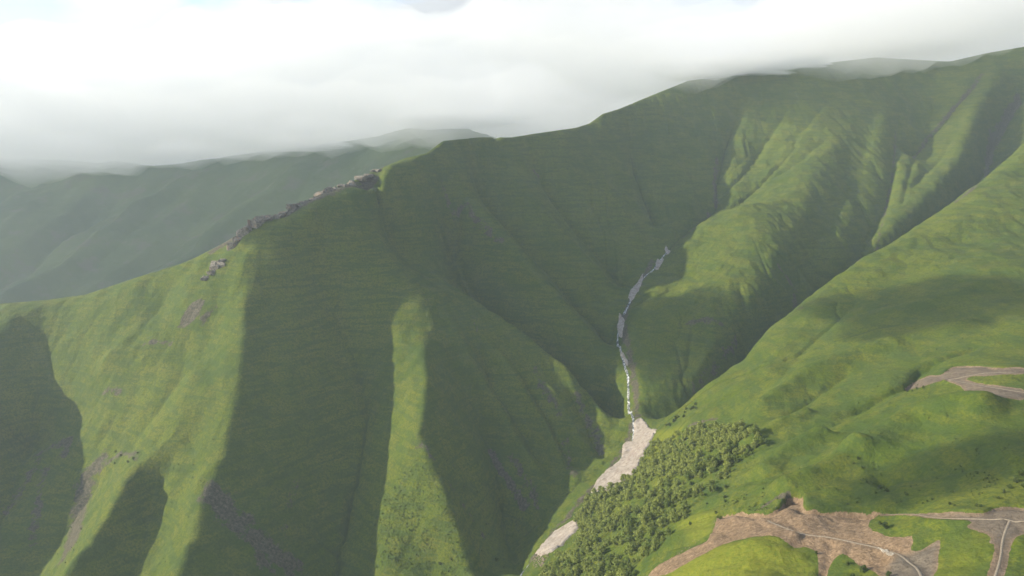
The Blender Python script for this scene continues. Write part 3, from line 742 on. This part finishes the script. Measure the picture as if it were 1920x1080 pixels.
# ------------------------------------------------------------------ haze and the cloud bank
def volume_mat(name, color, density, aniso=0.0):
    m = bpy.data.materials.new(name); m.use_nodes = True; nt = m.node_tree; nt.nodes.clear()
    o = nt.nodes.new("ShaderNodeOutputMaterial"); v = nt.nodes.new("ShaderNodeVolumePrincipled")
    v.inputs['Color'].default_value = (*color, 1); v.inputs['Density'].default_value = density; v.inputs['Anisotropy'].default_value = aniso
    nt.links.new(v.outputs[0], o.inputs['Volume']); return m
def build_haze():
    me = bpy.data.meshes.new("haze"); bm = bmesh.new(); bmesh.ops.create_cube(bm, size=1.0)
    for v in bm.verts: v.co = Vector((v.co.x * 18400, v.co.y * 18400, -720 + (v.co.z + .5) * (1200 + 720)))
    bm.to_mesh(me); bm.free()
    o = link("haze", me, volume_mat("haze_air", (0.74, 0.85, 1.0), 0.000072, 0.25)); tag(o, "thin bluish mountain haze", kind="stuff")
build_haze()
def cloud_bank(name, x0, x1, y0, y1, base, top, density, seed, lab, step=40):
    gx = np.arange(x0, x1 + 1, step); gy = np.arange(y0, y1 + 1, step); a, b = np.meshgrid(gx, gy)
    edge = np.minimum(np.minimum(a - x0, x1 - a) / 500, np.minimum(b - y0 - 200 * smoothstep(550, -400, a), y1 - b) / 400) + fbm(a, b, 420, 4, seed) * 0.5
    e = smoothstep(0, 1, edge)
    mid = base(a, b) + 60
    n1 = fbm(a, b, 520, 4, seed + 3); n2 = fbm(a, b, 330, 5, seed + 7)
    lo = mid - e * (60 + n1 * 120 + fbm(a, b, 110, 3, seed + 5) * 30); hi = mid + e * (top + n2 * 80) + 4
    lo = np.minimum(lo, hi - 2)
    ny, nx = a.shape; N_ = a.size
    vs = np.concatenate([np.stack([a, b, lo], -1).reshape(-1, 3), np.stack([a, b, hi], -1).reshape(-1, 3)])
    idx = np.arange(N_).reshape(ny, nx); fs = []
    q = np.stack([idx[:-1, :-1], idx[1:, :-1], idx[1:, 1:], idx[:-1, 1:]], -1).reshape(-1, 4); fs += q.tolist(); fs += (q[:, ::-1] + N_).tolist()
    for r, flip in ((idx[0], 0), (idx[-1], 1), (idx[:, 0], 1), (idx[:, -1], 0)):
        for p_, q_ in zip(r[:-1].tolist(), r[1:].tolist()): fs.append((p_, q_, q_ + N_, p_ + N_) if not flip else (q_, p_, p_ + N_, q_ + N_))
    me = bpy.data.meshes.new(name); me.from_pydata(vs.tolist(), [], fs); me.update(); me.polygons.foreach_set("use_smooth", np.ones(len(fs), bool))
    o = link(name, me, volume_mat(name + "_vapour", (1, 1, 1), density, 0.3)); tag(o, lab, kind="stuff")
def cloud_base(x, y):
    b = np.interp(x, [-3000, -1500, -600, 0, 560, 1290, 1700, 2500], [-10, 0, 45, 100, 190, 318, 395, 450])
    return b + smoothstep(3300, 2500, y) * 230 * smoothstep(700, -200, x)
cloud_bank("clouds", -4600, 4200, 2250, 6200, cloud_base, 230, 0.0030, 90, "low cloud bank sitting on the mountain crests")

def puff(name, px, py, Y, rx, ry, rz, zc, density, seed, lab):
    """an unseen cloud added up the sun line, left of the view, to shade a hillside"""
    t = Vector(P(px, py, Y)); c = t + sun_vec * ((zc - t.z) / sun_vec.z)
    bm = bmesh.new(); bmesh.ops.create_icosphere(bm, subdivisions=5, radius=1.0)
    n = np.array([v.co[:] for v in bm.verts]); k = 1 + 0.42 * fbm(n[:, 0] * 100 + n[:, 2] * 57, n[:, 1] * 100 - n[:, 2] * 31, 55, 4, seed)
    for v, f in zip(bm.verts, k): v.co = Vector((v.co.x * rx * f, v.co.y * ry * f, v.co.z * rz * f)) + c
    me = bpy.data.meshes.new(name); bm.to_mesh(me); bm.free(); me.polygons.foreach_set("use_smooth", np.ones(len(me.polygons), bool))
    tag(link(name, me, volume_mat(name + "_vapour", (1, 1, 1), density, 0.3)), lab, kind="stuff")
puff("shade_cloud", 1370, 640, 2350, 330, 150, 60, 380, 0.010, 91, "small unseen cloud added to shade the lower spur")  # clouds out of view, added for the soft shadows they cast
puff("shade_cloud", 1740, 560, 1900, 260, 170, 50, 420, 0.007, 92, "small unseen cloud added to shade the lower spur")
puff("shade_cloud", 1790, 870, 1020, 200, 60, 40, 380, 0.010, 93, "small unseen cloud added to shade the lower spur")  # added to deepen shade where the slope turns from the sun

def wisp(px, py, Y, rx, ry, rz, density, seed):
    """a shred of cloud lying on the crest"""
    c = Vector(P(px, py, Y)); bm = bmesh.new(); bmesh.ops.create_icosphere(bm, subdivisions=5, radius=1.0)
    n = np.array([v.co[:] for v in bm.verts]); k = 1 + 0.5 * fbm(n[:, 0] * 100 + n[:, 2] * 57, n[:, 1] * 100 - n[:, 2] * 31, 60, 4, seed)
    for v, f in zip(bm.verts, k): v.co = Vector((v.co.x * rx * f, v.co.y * ry * f, v.co.z * rz * f)) + c
    me = bpy.data.meshes.new("cloud_wisp"); bm.to_mesh(me); bm.free(); me.polygons.foreach_set("use_smooth", np.ones(len(me.polygons), bool))
    tag(link("cloud_wisp", me, volume_mat("wisp_vapour", (1, 1, 1), density, 0.3)), "shred of mist lying on the mountain crest", kind="stuff")
wisp(1350, 128, 4150, 260, 200, 30, 0.022, 95); wisp(1440, 118, 4250, 200, 170, 28, 0.020, 96); wisp(1660, 92, 4500, 260, 170, 24, 0.018, 97)
wisp(1300, 140, 3990, 110, 100, 20, 0.022, 94); wisp(850, 225, 5150, 260, 200, 34, 0.016, 98);
wisp(250, 285, 6300, 600, 300, 32, 0.006, 88); wisp(560, 270, 5900, 420, 300, 40, 0.006, 87)
# ------------------------------------------------------------------ trees and shrubs
def leaf_mat(name, lo, hi):
    s = NT(name)
    n = s.N.new("ShaderNodeObjectInfo")
    f = s.math('ADD', s.math('ADD', s.math('MULTIPLY', s.noise(0.45, 3, 0.6), 0.5), s.math('MULTIPLY', s.noise(0.06, 3, 0.7), 0.35)), s.math('MULTIPLY', n.outputs['Random'], 0.45))
    s.color(s.ramp(f, [(0.35, lo), (0.80, hi)])); s.b.inputs['Roughness'].default_value = 0.75
    tr = s.N.new("ShaderNodeBsdfTranslucent"); s.L.new(s.b.inputs['Base Color'].links[0].from_socket, tr.inputs['Color'])
    mx = s.N.new("ShaderNodeMixShader"); mx.inputs[0].default_value = 0.35
    s.L.new(s.b.outputs[0], mx.inputs[1]); s.L.new(tr.outputs[0], mx.inputs[2]); s.L.new(mx.outputs[0], s.out.inputs['Surface'])
    return s.m
LEAF = leaf_mat("birch_leaves", (0.105, 0.155, 0.030), (0.27, 0.305, 0.072))
LEAF2 = leaf_mat("shrub_leaves", (0.040, 0.070, 0.018), (0.110, 0.140, 0.036))
def bark_mat():
    s = NT("tree_bark"); s.color(s.ramp(s.noise(3, 3), [(0.35, (0.09, 0.075, 0.06)), (0.6, (0.30, 0.27, 0.23))])); return s.m
BARK = bark_mat()
def crown_verts(r, height, base, lobes, n, leaf, rs):
    """small leaf sprays gathered in boughs: returns vertices of loose quads"""
    V = []
    cs = []
    for k in range(lobes):
        a = rs.uniform(0, 6.283); q = rs.uniform(0.1, 0.75); h = rs.uniform(0.12, 0.92)
        wr = r * math.sqrt(max(0.05, 1 - ((h - 0.42) / 0.62) ** 2))
        cs.append((math.cos(a) * q * wr, math.sin(a) * q * wr, base + h * height, r * rs.uniform(0.2, 0.5)))
    cs.append((0, 0, base + height * 0.93, r * 0.28))
    for k in range(n):
        c = cs[rs.randrange(len(cs))]
        d = Vector((rs.gauss(0, 1), rs.gauss(0, 1), rs.gauss(0.15, 1))).normalized()
        rad = c[3] * rs.uniform(0.4, 1.22)
        p = Vector((c[0], c[1], c[2])) + Vector((d.x * rad, d.y * rad, d.z * rad * 0.85))
        nn = (d + Vector((rs.gauss(0, .5), rs.gauss(0, .5), rs.gauss(0.2, .5)))).normalized()
        t = nn.cross(Vector((rs.gauss(0, 1), rs.gauss(0, 1), rs.gauss(0, 1)))).normalized(); b = nn.cross(t)
        s1 = leaf * rs.uniform(0.6, 1.3); s2 = leaf * rs.uniform(0.4, 0.9)
        V += [p - t * s1, p - b * s2, p + t * s1 + nn * leaf * .2, p + b * s2]
    return V
def crown_mesh(name, *a, mat=None, **k):
    V = crown_verts(*a, **k); me = bpy.data.meshes.new(name)
    me.from_pydata([tuple(v) for v in V], [], [(i, i + 1, i + 2, i + 3) for i in range(0, len(V), 4)]); me.materials.append(mat); me.update(); return me
def trunk_mesh(name, h, r, rs, limbs=4):
    bm = bmesh.new()
    def tube(p, q, r0, r1, n=5):
        d = (q - p).normalized(); t = d.orthogonal().normalized(); b = d.cross(t)
        A = [bm.verts.new(p + (t * math.cos(6.283 * i / n) + b * math.sin(6.283 * i / n)) * r0) for i in range(n)]
        B = [bm.verts.new(q + (t * math.cos(6.283 * i / n) + b * math.sin(6.283 * i / n)) * r1) for i in range(n)]
        for i in range(n): bm.faces.new((A[i], A[(i + 1) % n], B[(i + 1) % n], B[i]))
    lean = Vector((rs.uniform(-.4, .4), rs.uniform(-.4, .4), 0))
    m = Vector((0, 0, h * .5)) + lean
    tube(Vector((0, 0, -1.0)), m, r, r * .7); tube(m, Vector((0, 0, h * .95)) + lean * .5, r * .7, r * .2)
    for k in range(limbs):
        a = rs.uniform(0, 6.283); s = m.lerp(Vector((0, 0, h)), rs.uniform(0, .5))
        tube(s, s + Vector((math.cos(a) * h * .25, math.sin(a) * h * .25, h * .2)), r * .35, r * .1, 4)
    me = bpy.data.meshes.new(name); bm.to_mesh(me); bm.free(); me.materials.append(BARK); return me
rs = random.Random(11)
crowns = []; trunks = []
for k in range(7):
    h = rs.uniform(8.0, 10.0); r = rs.uniform(5.0, 6.2)
    crowns.append(crown_mesh("crown", r, h * 0.86, h * 0.10, 13, 760, 0.72, rs, mat=LEAF)); trunks.append(trunk_mesh("trunk", h * .85, 0.22, rs))
WOOD = [(1240,835),(1290,808),(1330,803),(1345,798),(1385,800),(1395,815),(1425,828),(1440,835),(1420,850),(1385,868),(1360,885),(1370,895),(1345,905),(1335,925),(1320,950),(1290,975),(1265,985),(1260,1005),(1225,1035),(1200,1060),(1180,1100),(960,1130),(1000,1100),(1020,1078),(1060,1040),(1100,990),(1130,955),(1160,925),(1200,885),(1215,860),(1235,850)]
ww = hitsf(WOOD[:24] + [(950,1130),(980,1120),(1014,1078),(1038,1052),(1062,1022),(1084,994),(1080,966),(1104,932),(1150,912),(1187,889),(1205,866),(1223,838)])
wp = np.array(ww)
rp = random.Random(5); pts = []; cell = {}
def try_pt(x, y, dmin):
    cx, cy = int(x // 8), int(y // 8)
    for i in (-1, 0, 1):
        for j in (-1, 0, 1):
            for q in cell.get((cx + i, cy + j), ()):
                if (q[0] - x) ** 2 + (q[1] - y) ** 2 < dmin * dmin: return False
    cell.setdefault((cx, cy), []).append((x, y)); return True
N_TRY = 14000
X_ = np.array([rp.uniform(wp[:, 0].min(), wp[:, 0].max()) for _ in range(N_TRY)]); Y_ = np.array([rp.uniform(wp[:, 1].min(), wp[:, 1].max()) for _ in range(N_TRY)])
sdw = signed(X_, Y_, ww); dens_n = fbm(X_, Y_, 45, 3, 80); edge_n = fbm(X_, Y_, 25, 3, 81)
for x, y, s_, dn, dn2 in zip(X_, Y_, sdw, dens_n, edge_n):
    if s_ < 0 : continue
    if dn < -0.16 or s_ < 22 * max(0.0, dn2): continue
    if try_pt(x, y, 6.6 + 2.0 * rp.random()): pts.append((x, y))
pts = [(x, y, float(zat(x, y))) for x, y in pts]
print("wood trees", len(pts))
def visible(x, y, z):
    n = 60; t = np.linspace(0.25, 0.985, n); return bool((zat(x * t, y * t) < z * t + 0.0).all() or (y < 300))
def pix(x, y, z):
    cy = y * CP - z * SP; cz = y * SP + z * CP; return 960 + F_PX * x / cy, 540 - F_PX * cz / cy
vis = []; rest = []
for p in pts:
    u, v = pix(*p)
    (vis if (-40 < u < 1960 and v < 1120 and visible(p[0], p[1], p[2] + 7)) else rest).append(p)
vis.sort(key=lambda p: p[0] ** 2 + p[1] ** 2 + p[2] ** 2)
single, mass = vis[:290], vis[290:] + [p for p in rest if pix(*p)[1] < 1400]
print("single", len(single), "mass", len(mass))
def tree(p, k, sc, rz, label, group, cat="tree", name="birch_tree", cr=None, tr=None):
    r = bpy.data.objects.new(name, None); col.objects.link(r); r.location = p; r.rotation_euler = (0, 0, rz); r.scale = (sc, sc, sc * rp.uniform(.9, 1.1))
    tag(r, label, cat, group)
    link("crown", (cr or crowns)[k], None, r); link("trunk", (tr or trunks)[k], None, r)
    return r
for p in single:
    sc = rp.choice((.5,.65,.8,.95,1.1,1.25,1.45)); u, v = pix(*p)
    size = "small" if sc < .7 else "middling" if sc < 1.1 else "large"
    zone = ("in the narrow upper corner of the wood" if u > 1330 and v < 900 else "at the head of the wood near the largest snow patch" if v < 880 else
            "in the bottom of the wood near the lowest snow patch" if u < 1110 else "on the side of the wood facing the yellow knoll" if u > 1215 else "in the middle of the wood above the ravine")
    tree((p[0], p[1], p[2] - .4), rp.randrange(7), sc, rp.uniform(0, 6.28), size + " light green leafy tree " + zone, "trees of the wood above the ravine")
def join_trees(name, ps, lab, crs, lo, hi, scale_n=1):
    Vs = []; base = [np.array([v.co[:] for v in c.vertices]) for c in crs]
    for p in ps:
        c = base[rp.randrange(len(base))]; a = rp.uniform(0, 6.28); s = rp.uniform(lo, hi)
        R_ = np.array([[math.cos(a), math.sin(a), 0], [-math.sin(a), math.cos(a), 0], [0, 0, rp.uniform(.9, 1.1)]])
        Vs.append((c @ R_) * s + np.array([p[0], p[1], p[2] - .4]))
    V = np.concatenate(Vs).astype(np.float32); nq = len(V) // 4
    me = bpy.data.meshes.new(name); me.vertices.add(len(V)); me.vertices.foreach_set("co", V.ravel()); me.loops.add(len(V)); me.loops.foreach_set("vertex_index", np.arange(len(V), dtype=np.int32))
    me.polygons.add(nq); me.polygons.foreach_set("loop_start", (np.arange(nq) * 4).astype(np.int32)); me.update(calc_edges=True)
    me.materials.append(crs[0].materials[0]); tag(link(name, me), lab, kind="stuff")
far_crowns = [crown_mesh("far_crown", rs.uniform(5.0, 6.2), rs.uniform(7.0, 8.6), 1.0, 12, 380, 0.95, rs, mat=LEAF) for _ in range(5)]
join_trees("woodland", mass, "mass of further light green trees filling the wood", far_crowns, 0.65, 1.3)

shr = [crown_mesh("shrub_crown", rs.uniform(2.0, 2.8), rs.uniform(2.4, 3.4), 0.1, 9, 330, 0.42, rs, mat=LEAF2) for _ in range(4)]
shr_t = [trunk_mesh("shrub_stem", 2.2, 0.09, rs, 3) for _ in range(4)]
def shrub(px, py, sc, label, group=None, name="shrub"):
    q = hitf(px, py)
    if q is None: return
    k = rp.randrange(4)
    r = bpy.data.objects.new(name, None); col.objects.link(r); r.location = (q[0], q[1], q[2] - .2); r.rotation_euler = (0, 0, rp.uniform(0, 6)); r.scale = (sc, sc, sc)
    tag(r, label, "shrub", group); link("foliage", shr[k], None, r); link("stem", shr_t[k], None, r)
shrub(1660,992,1.7,"tall dark shrub between the two tracks below the cut bank")
shrub(1648,984,1.0,"small shrub leaning on the taller one between the two tracks")
shrub(1620,1072,1.6,"large round pale shrub at the lower picture edge by the pale rubble")
shrub(1600,1085,1.2,"pale shrub half cut off by the lower picture edge")
shrub(1665,1082,1.2,"low shrub on grey earth below the winding track")
shrub(1588,1060,0.9,"narrow shrub at the tip of a grassy tongue in the tipped earth")
shrub(1530,1040,0.9,"shrub at the right hand end of the yellow mound")
ORD = "first second third fourth fifth sixth seventh eighth ninth tenth eleventh twelfth thirteenth fourteenth".split()
def shrub_row(spots, what, where, group):
    for k, (x, y, s_) in enumerate(sorted(spots)):
        w_ = ORD[k] if k < len(spots) - 1 else "last"
        shrub(x, y, s_, "%s, %s from the left %s" % (what, w_, where), group)
shrub_row([(1905,905,1.3),(1915,893,1.3),(1893,915,1.1),(1882,925,.9),(1872,935,.7),(1918,915,1.1)], "dark shrub", "in the gully above the widest grey apron", "shrubs in the gully above the grey apron")
shrub_row([(1780,947,.8),(1790,949,.6),(1830,950,.8),(1840,951,.7)], "small dark shrub", "on the bank above the straight track", "shrubs above the straight track")
shrub_row([(1608,862,.9),(1600,872,.7),(1616,878,.7),(1590,858,.5),(1650,915,1.0),(1662,922,1.1),(1642,925,.6),(1625,905,.6)], "lone dark shrub", "in the shaded meadow above the cut bank", "shrubs scattered in the meadow")
shrub_row([(1702,735,.6),(1718,730,.9),(1731,728,.9),(1710,734,.6)], "dark little shrub", "on the end of the grey hairpin", "shrubs at the hairpin end")
shrub_row([(1248 + 60 * k / 13 + rp.uniform(-4, 4), 796 - 42 * k / 13 + rp.uniform(-2, 10), rp.uniform(.8, 1.6)) for k in range(14)], "bush", "along the brow above the largest snow patch", "bushes along the brow above the snow")
shrub_row([(1290 + rp.uniform(-30, 70), 945 + rp.uniform(-50, 40), rp.uniform(.7, 1.2)) for k in range(11)], "bush", "in the clearing between wood and yellow knoll", "bushes in the clearing beside the wood")
shrub_row([(825,1060,1.4),(845,1050,.9),(932,1052,1.5),(903,1035,.9),(850,875,1.1),(838,866,.9),(870,915,1.2),(895,925,1.0),(912,985,1.0),(945,1065,1.0)], "bush", "on the shaded slope right of the narrow lit spur", "bushes beside the lit spur")
shrub_row([(218,848,1.0),(226,856,1.0),(240,868,1.1),(250,862,1.2),(258,850,.8),(215,870,.8),(208,866,.7)], "bush", "on the eroded rim at the foot of the lit slope", "bushes on the eroded rim")

# tussocks and dwarf shrubs nobody could count
dw = [crown_mesh("dwarf", 0.9, 1.0, 0.0, 4, 26, 0.36, rs, mat=LEAF2) for _ in range(4)]
dpts = []
def scatter(pl, n, bias=0.0):
    w = hitsf(pl); p = np.array(w)
    X = np.array([rp.uniform(p[:, 0].min(), p[:, 0].max()) for _ in range(n)]); Y = np.array([rp.uniform(p[:, 1].min(), p[:, 1].max()) for _ in range(n)])
    ok = inside(X, Y, w) & (fbm(X, Y, 22, 3, 83) > bias)
    zz = zat(X, Y); dpts.extend([(x, y, z + .3) for x, y, z, o in zip(X, Y, zz, ok) if o])
scatter([(790,850),(830,900),(860,980),(880,1078),(690,1078),(695,1000),(740,900)], 2600, -0.15)
scatter([(1390,640),(1440,615),(1340,720),(1220,785),(1200,700),(1260,640),(1330,600)], 1500, 0.05)
scatter([(900,830),(1000,930),(1110,900),(1150,830),(1040,740),(940,740)], 1200, 0.1)
scatter([(1360,930),(1480,900),(1470,925),(1440,955),(1350,962)], 300, 0.0)
scatter([(1510,940),(1640,860),(1900,860),(1900,940),(1700,950)], 700, 0.15)
scatter([(1560,760),(1700,680),(1900,560),(1900,640),(1700,760)], 600, 0.15)
scatter([(10,900),(150,820),(200,860),(130,1060),(0,1060)], 900, 0.1)
scatter([(390,920),(560,1060),(640,1070),(620,980),(480,940)], 900, 0.05)
scatter([(130,600),(440,500),(440,700),(380,930),(330,1060),(290,1060),(240,860),(160,700)], 2500, 0.12)
scatter([(1300,900),(1500,800),(1700,700),(1900,760),(1900,940),(1500,940)], 1500, 0.2)
join_trees("ground_cover", dpts, "scattered dwarf bushes and tussocks on the slopes", dw, 0.5, 1.5)
# ------------------------------------------------------------------ rock outcrops on the crest
def rock_mat():
    s = NT("crest_rock")
    c = s.ramp(s.noise(0.35, 6, 0.7), [(0.32, (0.07, 0.064, 0.052)), (0.5, (0.18, 0.16, 0.13)), (0.7, (0.31, 0.27, 0.22))])
    c = s.mix(s.val(s.noise(0.12, 4, 0.6), 0.55, 0.66, 0, .7), c, (0.30, 0.20, 0.13))
    s.color(c); s.normal(s.bump(s.noise(0.8, 5, 0.7), 0.9, 0.6)); return s.m
ROCK = rock_mat()
def crag(p, sx, sy, h, rz, seed):
    """one jagged block: a cube cut by random planes"""
    r = random.Random(seed); bm = bmesh.new(); bmesh.ops.create_cube(bm, size=2.0)
    for k in range(9):
        n = Vector((r.gauss(0, 1), r.gauss(0, 1), r.gauss(.35, .8))).normalized(); d = r.uniform(.62, .98)
        g = bmesh.ops.bisect_plane(bm, geom=bm.verts[:] + bm.edges[:] + bm.faces[:], plane_co=n * d, plane_no=n, clear_outer=True)
        ed = [e for e in g['geom_cut'] if isinstance(e, bmesh.types.BMEdge)]
        if ed: bmesh.ops.contextual_create(bm, geom=ed)
    bmesh.ops.triangulate(bm, faces=bm.faces[:]); bmesh.ops.subdivide_edges(bm, edges=bm.edges[:], cuts=1)
    for v in bm.verts:
        v.co += Vector((r.gauss(0, .05), r.gauss(0, .05), r.gauss(0, .05)))
        v.co = Vector((v.co.x * sx, v.co.y * sy, v.co.z * h))
    bm.transform(Matrix.Translation(p) @ Matrix.Rotation(rz, 4, 'Z'))
    return bm
def outcrop(spots, lab):
    t = None
    for i, (px, py, Y, sx, sy, h) in enumerate(spots):
        q = P(px, py, Y); z = float(zat(q[0], q[1]))
        if t is None:
            t = bpy.data.objects.new("rock_outcrop", None); col.objects.link(t); t.location = (q[0], q[1], z); tag(t, lab, "rock outcrop", "rock outcrops along the crest"); o0 = Vector((q[0], q[1], z))
        rr = random.Random(int(px)); bm = crag(Vector((q[0], q[1], z + h * .05)) - o0, sx * rr.uniform(1.2, 2.0), sy * 1.4, h * rr.choice((.35, .55, .75, 1.0)), i * 1.3 + .4, int(px * 7 + i))
        for k in range(3):
            b2 = crag(Vector((q[0] + rr.uniform(-9, 9), q[1] + rr.uniform(-9, 2), z + h * rr.uniform(-.25, .1))) - o0, sx * rr.uniform(.3, .7), sy * rr.uniform(.4, .8), h * rr.uniform(.3, .8), rr.uniform(0, 6), int(px * 13 + k))
            m2 = bpy.data.meshes.new("tmp"); b2.to_mesh(m2); b2.free(); bm.from_mesh(m2); bpy.data.meshes.remove(m2)
        me = bpy.data.meshes.new("crag"); bm.to_mesh(me); bm.free(); link("crag", me, ROCK, t)
outcrop([(385,476,2195,6,4,4),(396,470,2205,7,5,5),(408,463,2215,8,5,8),(418,458,2225,6,5,6)], "lowest dark crag low on the grassy crest")
outcrop([(436,445,2260,7,6,8),(446,438,2275,8,7,11),(456,430,2290,8,7,13),(466,425,2300,9,7,16),(478,420,2315,10,7,16),(490,417,2325,9,7,12),(500,414,2335,8,7,9)], "tallest brown crag jutting above the crest")
outcrop([(513,408,2350,9,7,11),(525,403,2365,10,7,12),(538,397,2385,10,7,12),(550,391,2400,10,7,12),(562,386,2415,9,7,10)], "long broken crag just above the tallest crag on the crest")
outcrop([(577,379,2435,10,7,11),(590,373,2455,11,8,12),(603,367,2480,11,8,12),(616,360,2500,11,8,12),(628,354,2520,9,7,10)], "dark serrated crag halfway up the crest")
outcrop([(645,346,2550,10,6,7),(660,340,2570,9,6,6),(676,332,2595,10,6,6),(692,326,2620,10,6,6),(704,321,2645,8,5,4)], "highest thin band of rock fading into the grassy crest")
# pale rubble dropped beside the lower track, and stones on bare ground
def stones(pl, n, smin, smax, lab, matl, name="rubble"):
    w = hitsf(pl); p = np.array(w); bm = bmesh.new(); r = random.Random(len(pl) * 31 + n)
    cnt = 0
    while cnt < n:
        x = r.uniform(p[:, 0].min(), p[:, 0].max()); y = r.uniform(p[:, 1].min(), p[:, 1].max())
        cnt += 1
        if not inside(np.array([x]), np.array([y]), w)[0]: continue
        s = r.uniform(smin, smax) * (2.0 if r.random() < .06 else 1); z = float(zat(x, y))
        g = bmesh.ops.create_icosphere(bm, subdivisions=1, radius=s)
        for v in g['verts']: v.co = Vector((v.co.x * r.uniform(.7, 1.2), v.co.y * r.uniform(.7, 1.2), v.co.z * .7)) + Vector((x, y, z + s * .2))
    me = bpy.data.meshes.new(name); bm.to_mesh(me); bm.free(); tag(link(name, me, matl), lab, kind="stuff")
s_ = NT("pale_stone"); s_.color(s_.ramp(s_.noise(0.7, 3), [(0.3, (0.25, 0.21, 0.16)), (0.7, (0.46, 0.41, 0.34))])); PALE = s_.m
s_ = NT("brown_stone"); s_.color(s_.ramp(s_.noise(0.4, 3), [(0.3, (0.13, 0.10, 0.075)), (0.7, (0.34, 0.27, 0.20))])); BRST = s_.m
stones([(1645,1027),(1662,1032),(1678,1041),(1668,1043),(1655,1037)], 240, .25, .7, "pale rubble tipped below the bend of the winding track", PALE)
stones([(1350,985),(1450,990),(1640,1028),(1700,1020),(1640,990),(1500,960),(1360,970),(1230,1075)], 2600, .15, .42, "brown stones strewn over the tipped earth", BRST)
stones([(1000,1046),(1018,1034),(1030,1040),(1020,1062),(1000,1066)], 160, .6, 1.6, "dark rubble below the lowest snow", BRST)
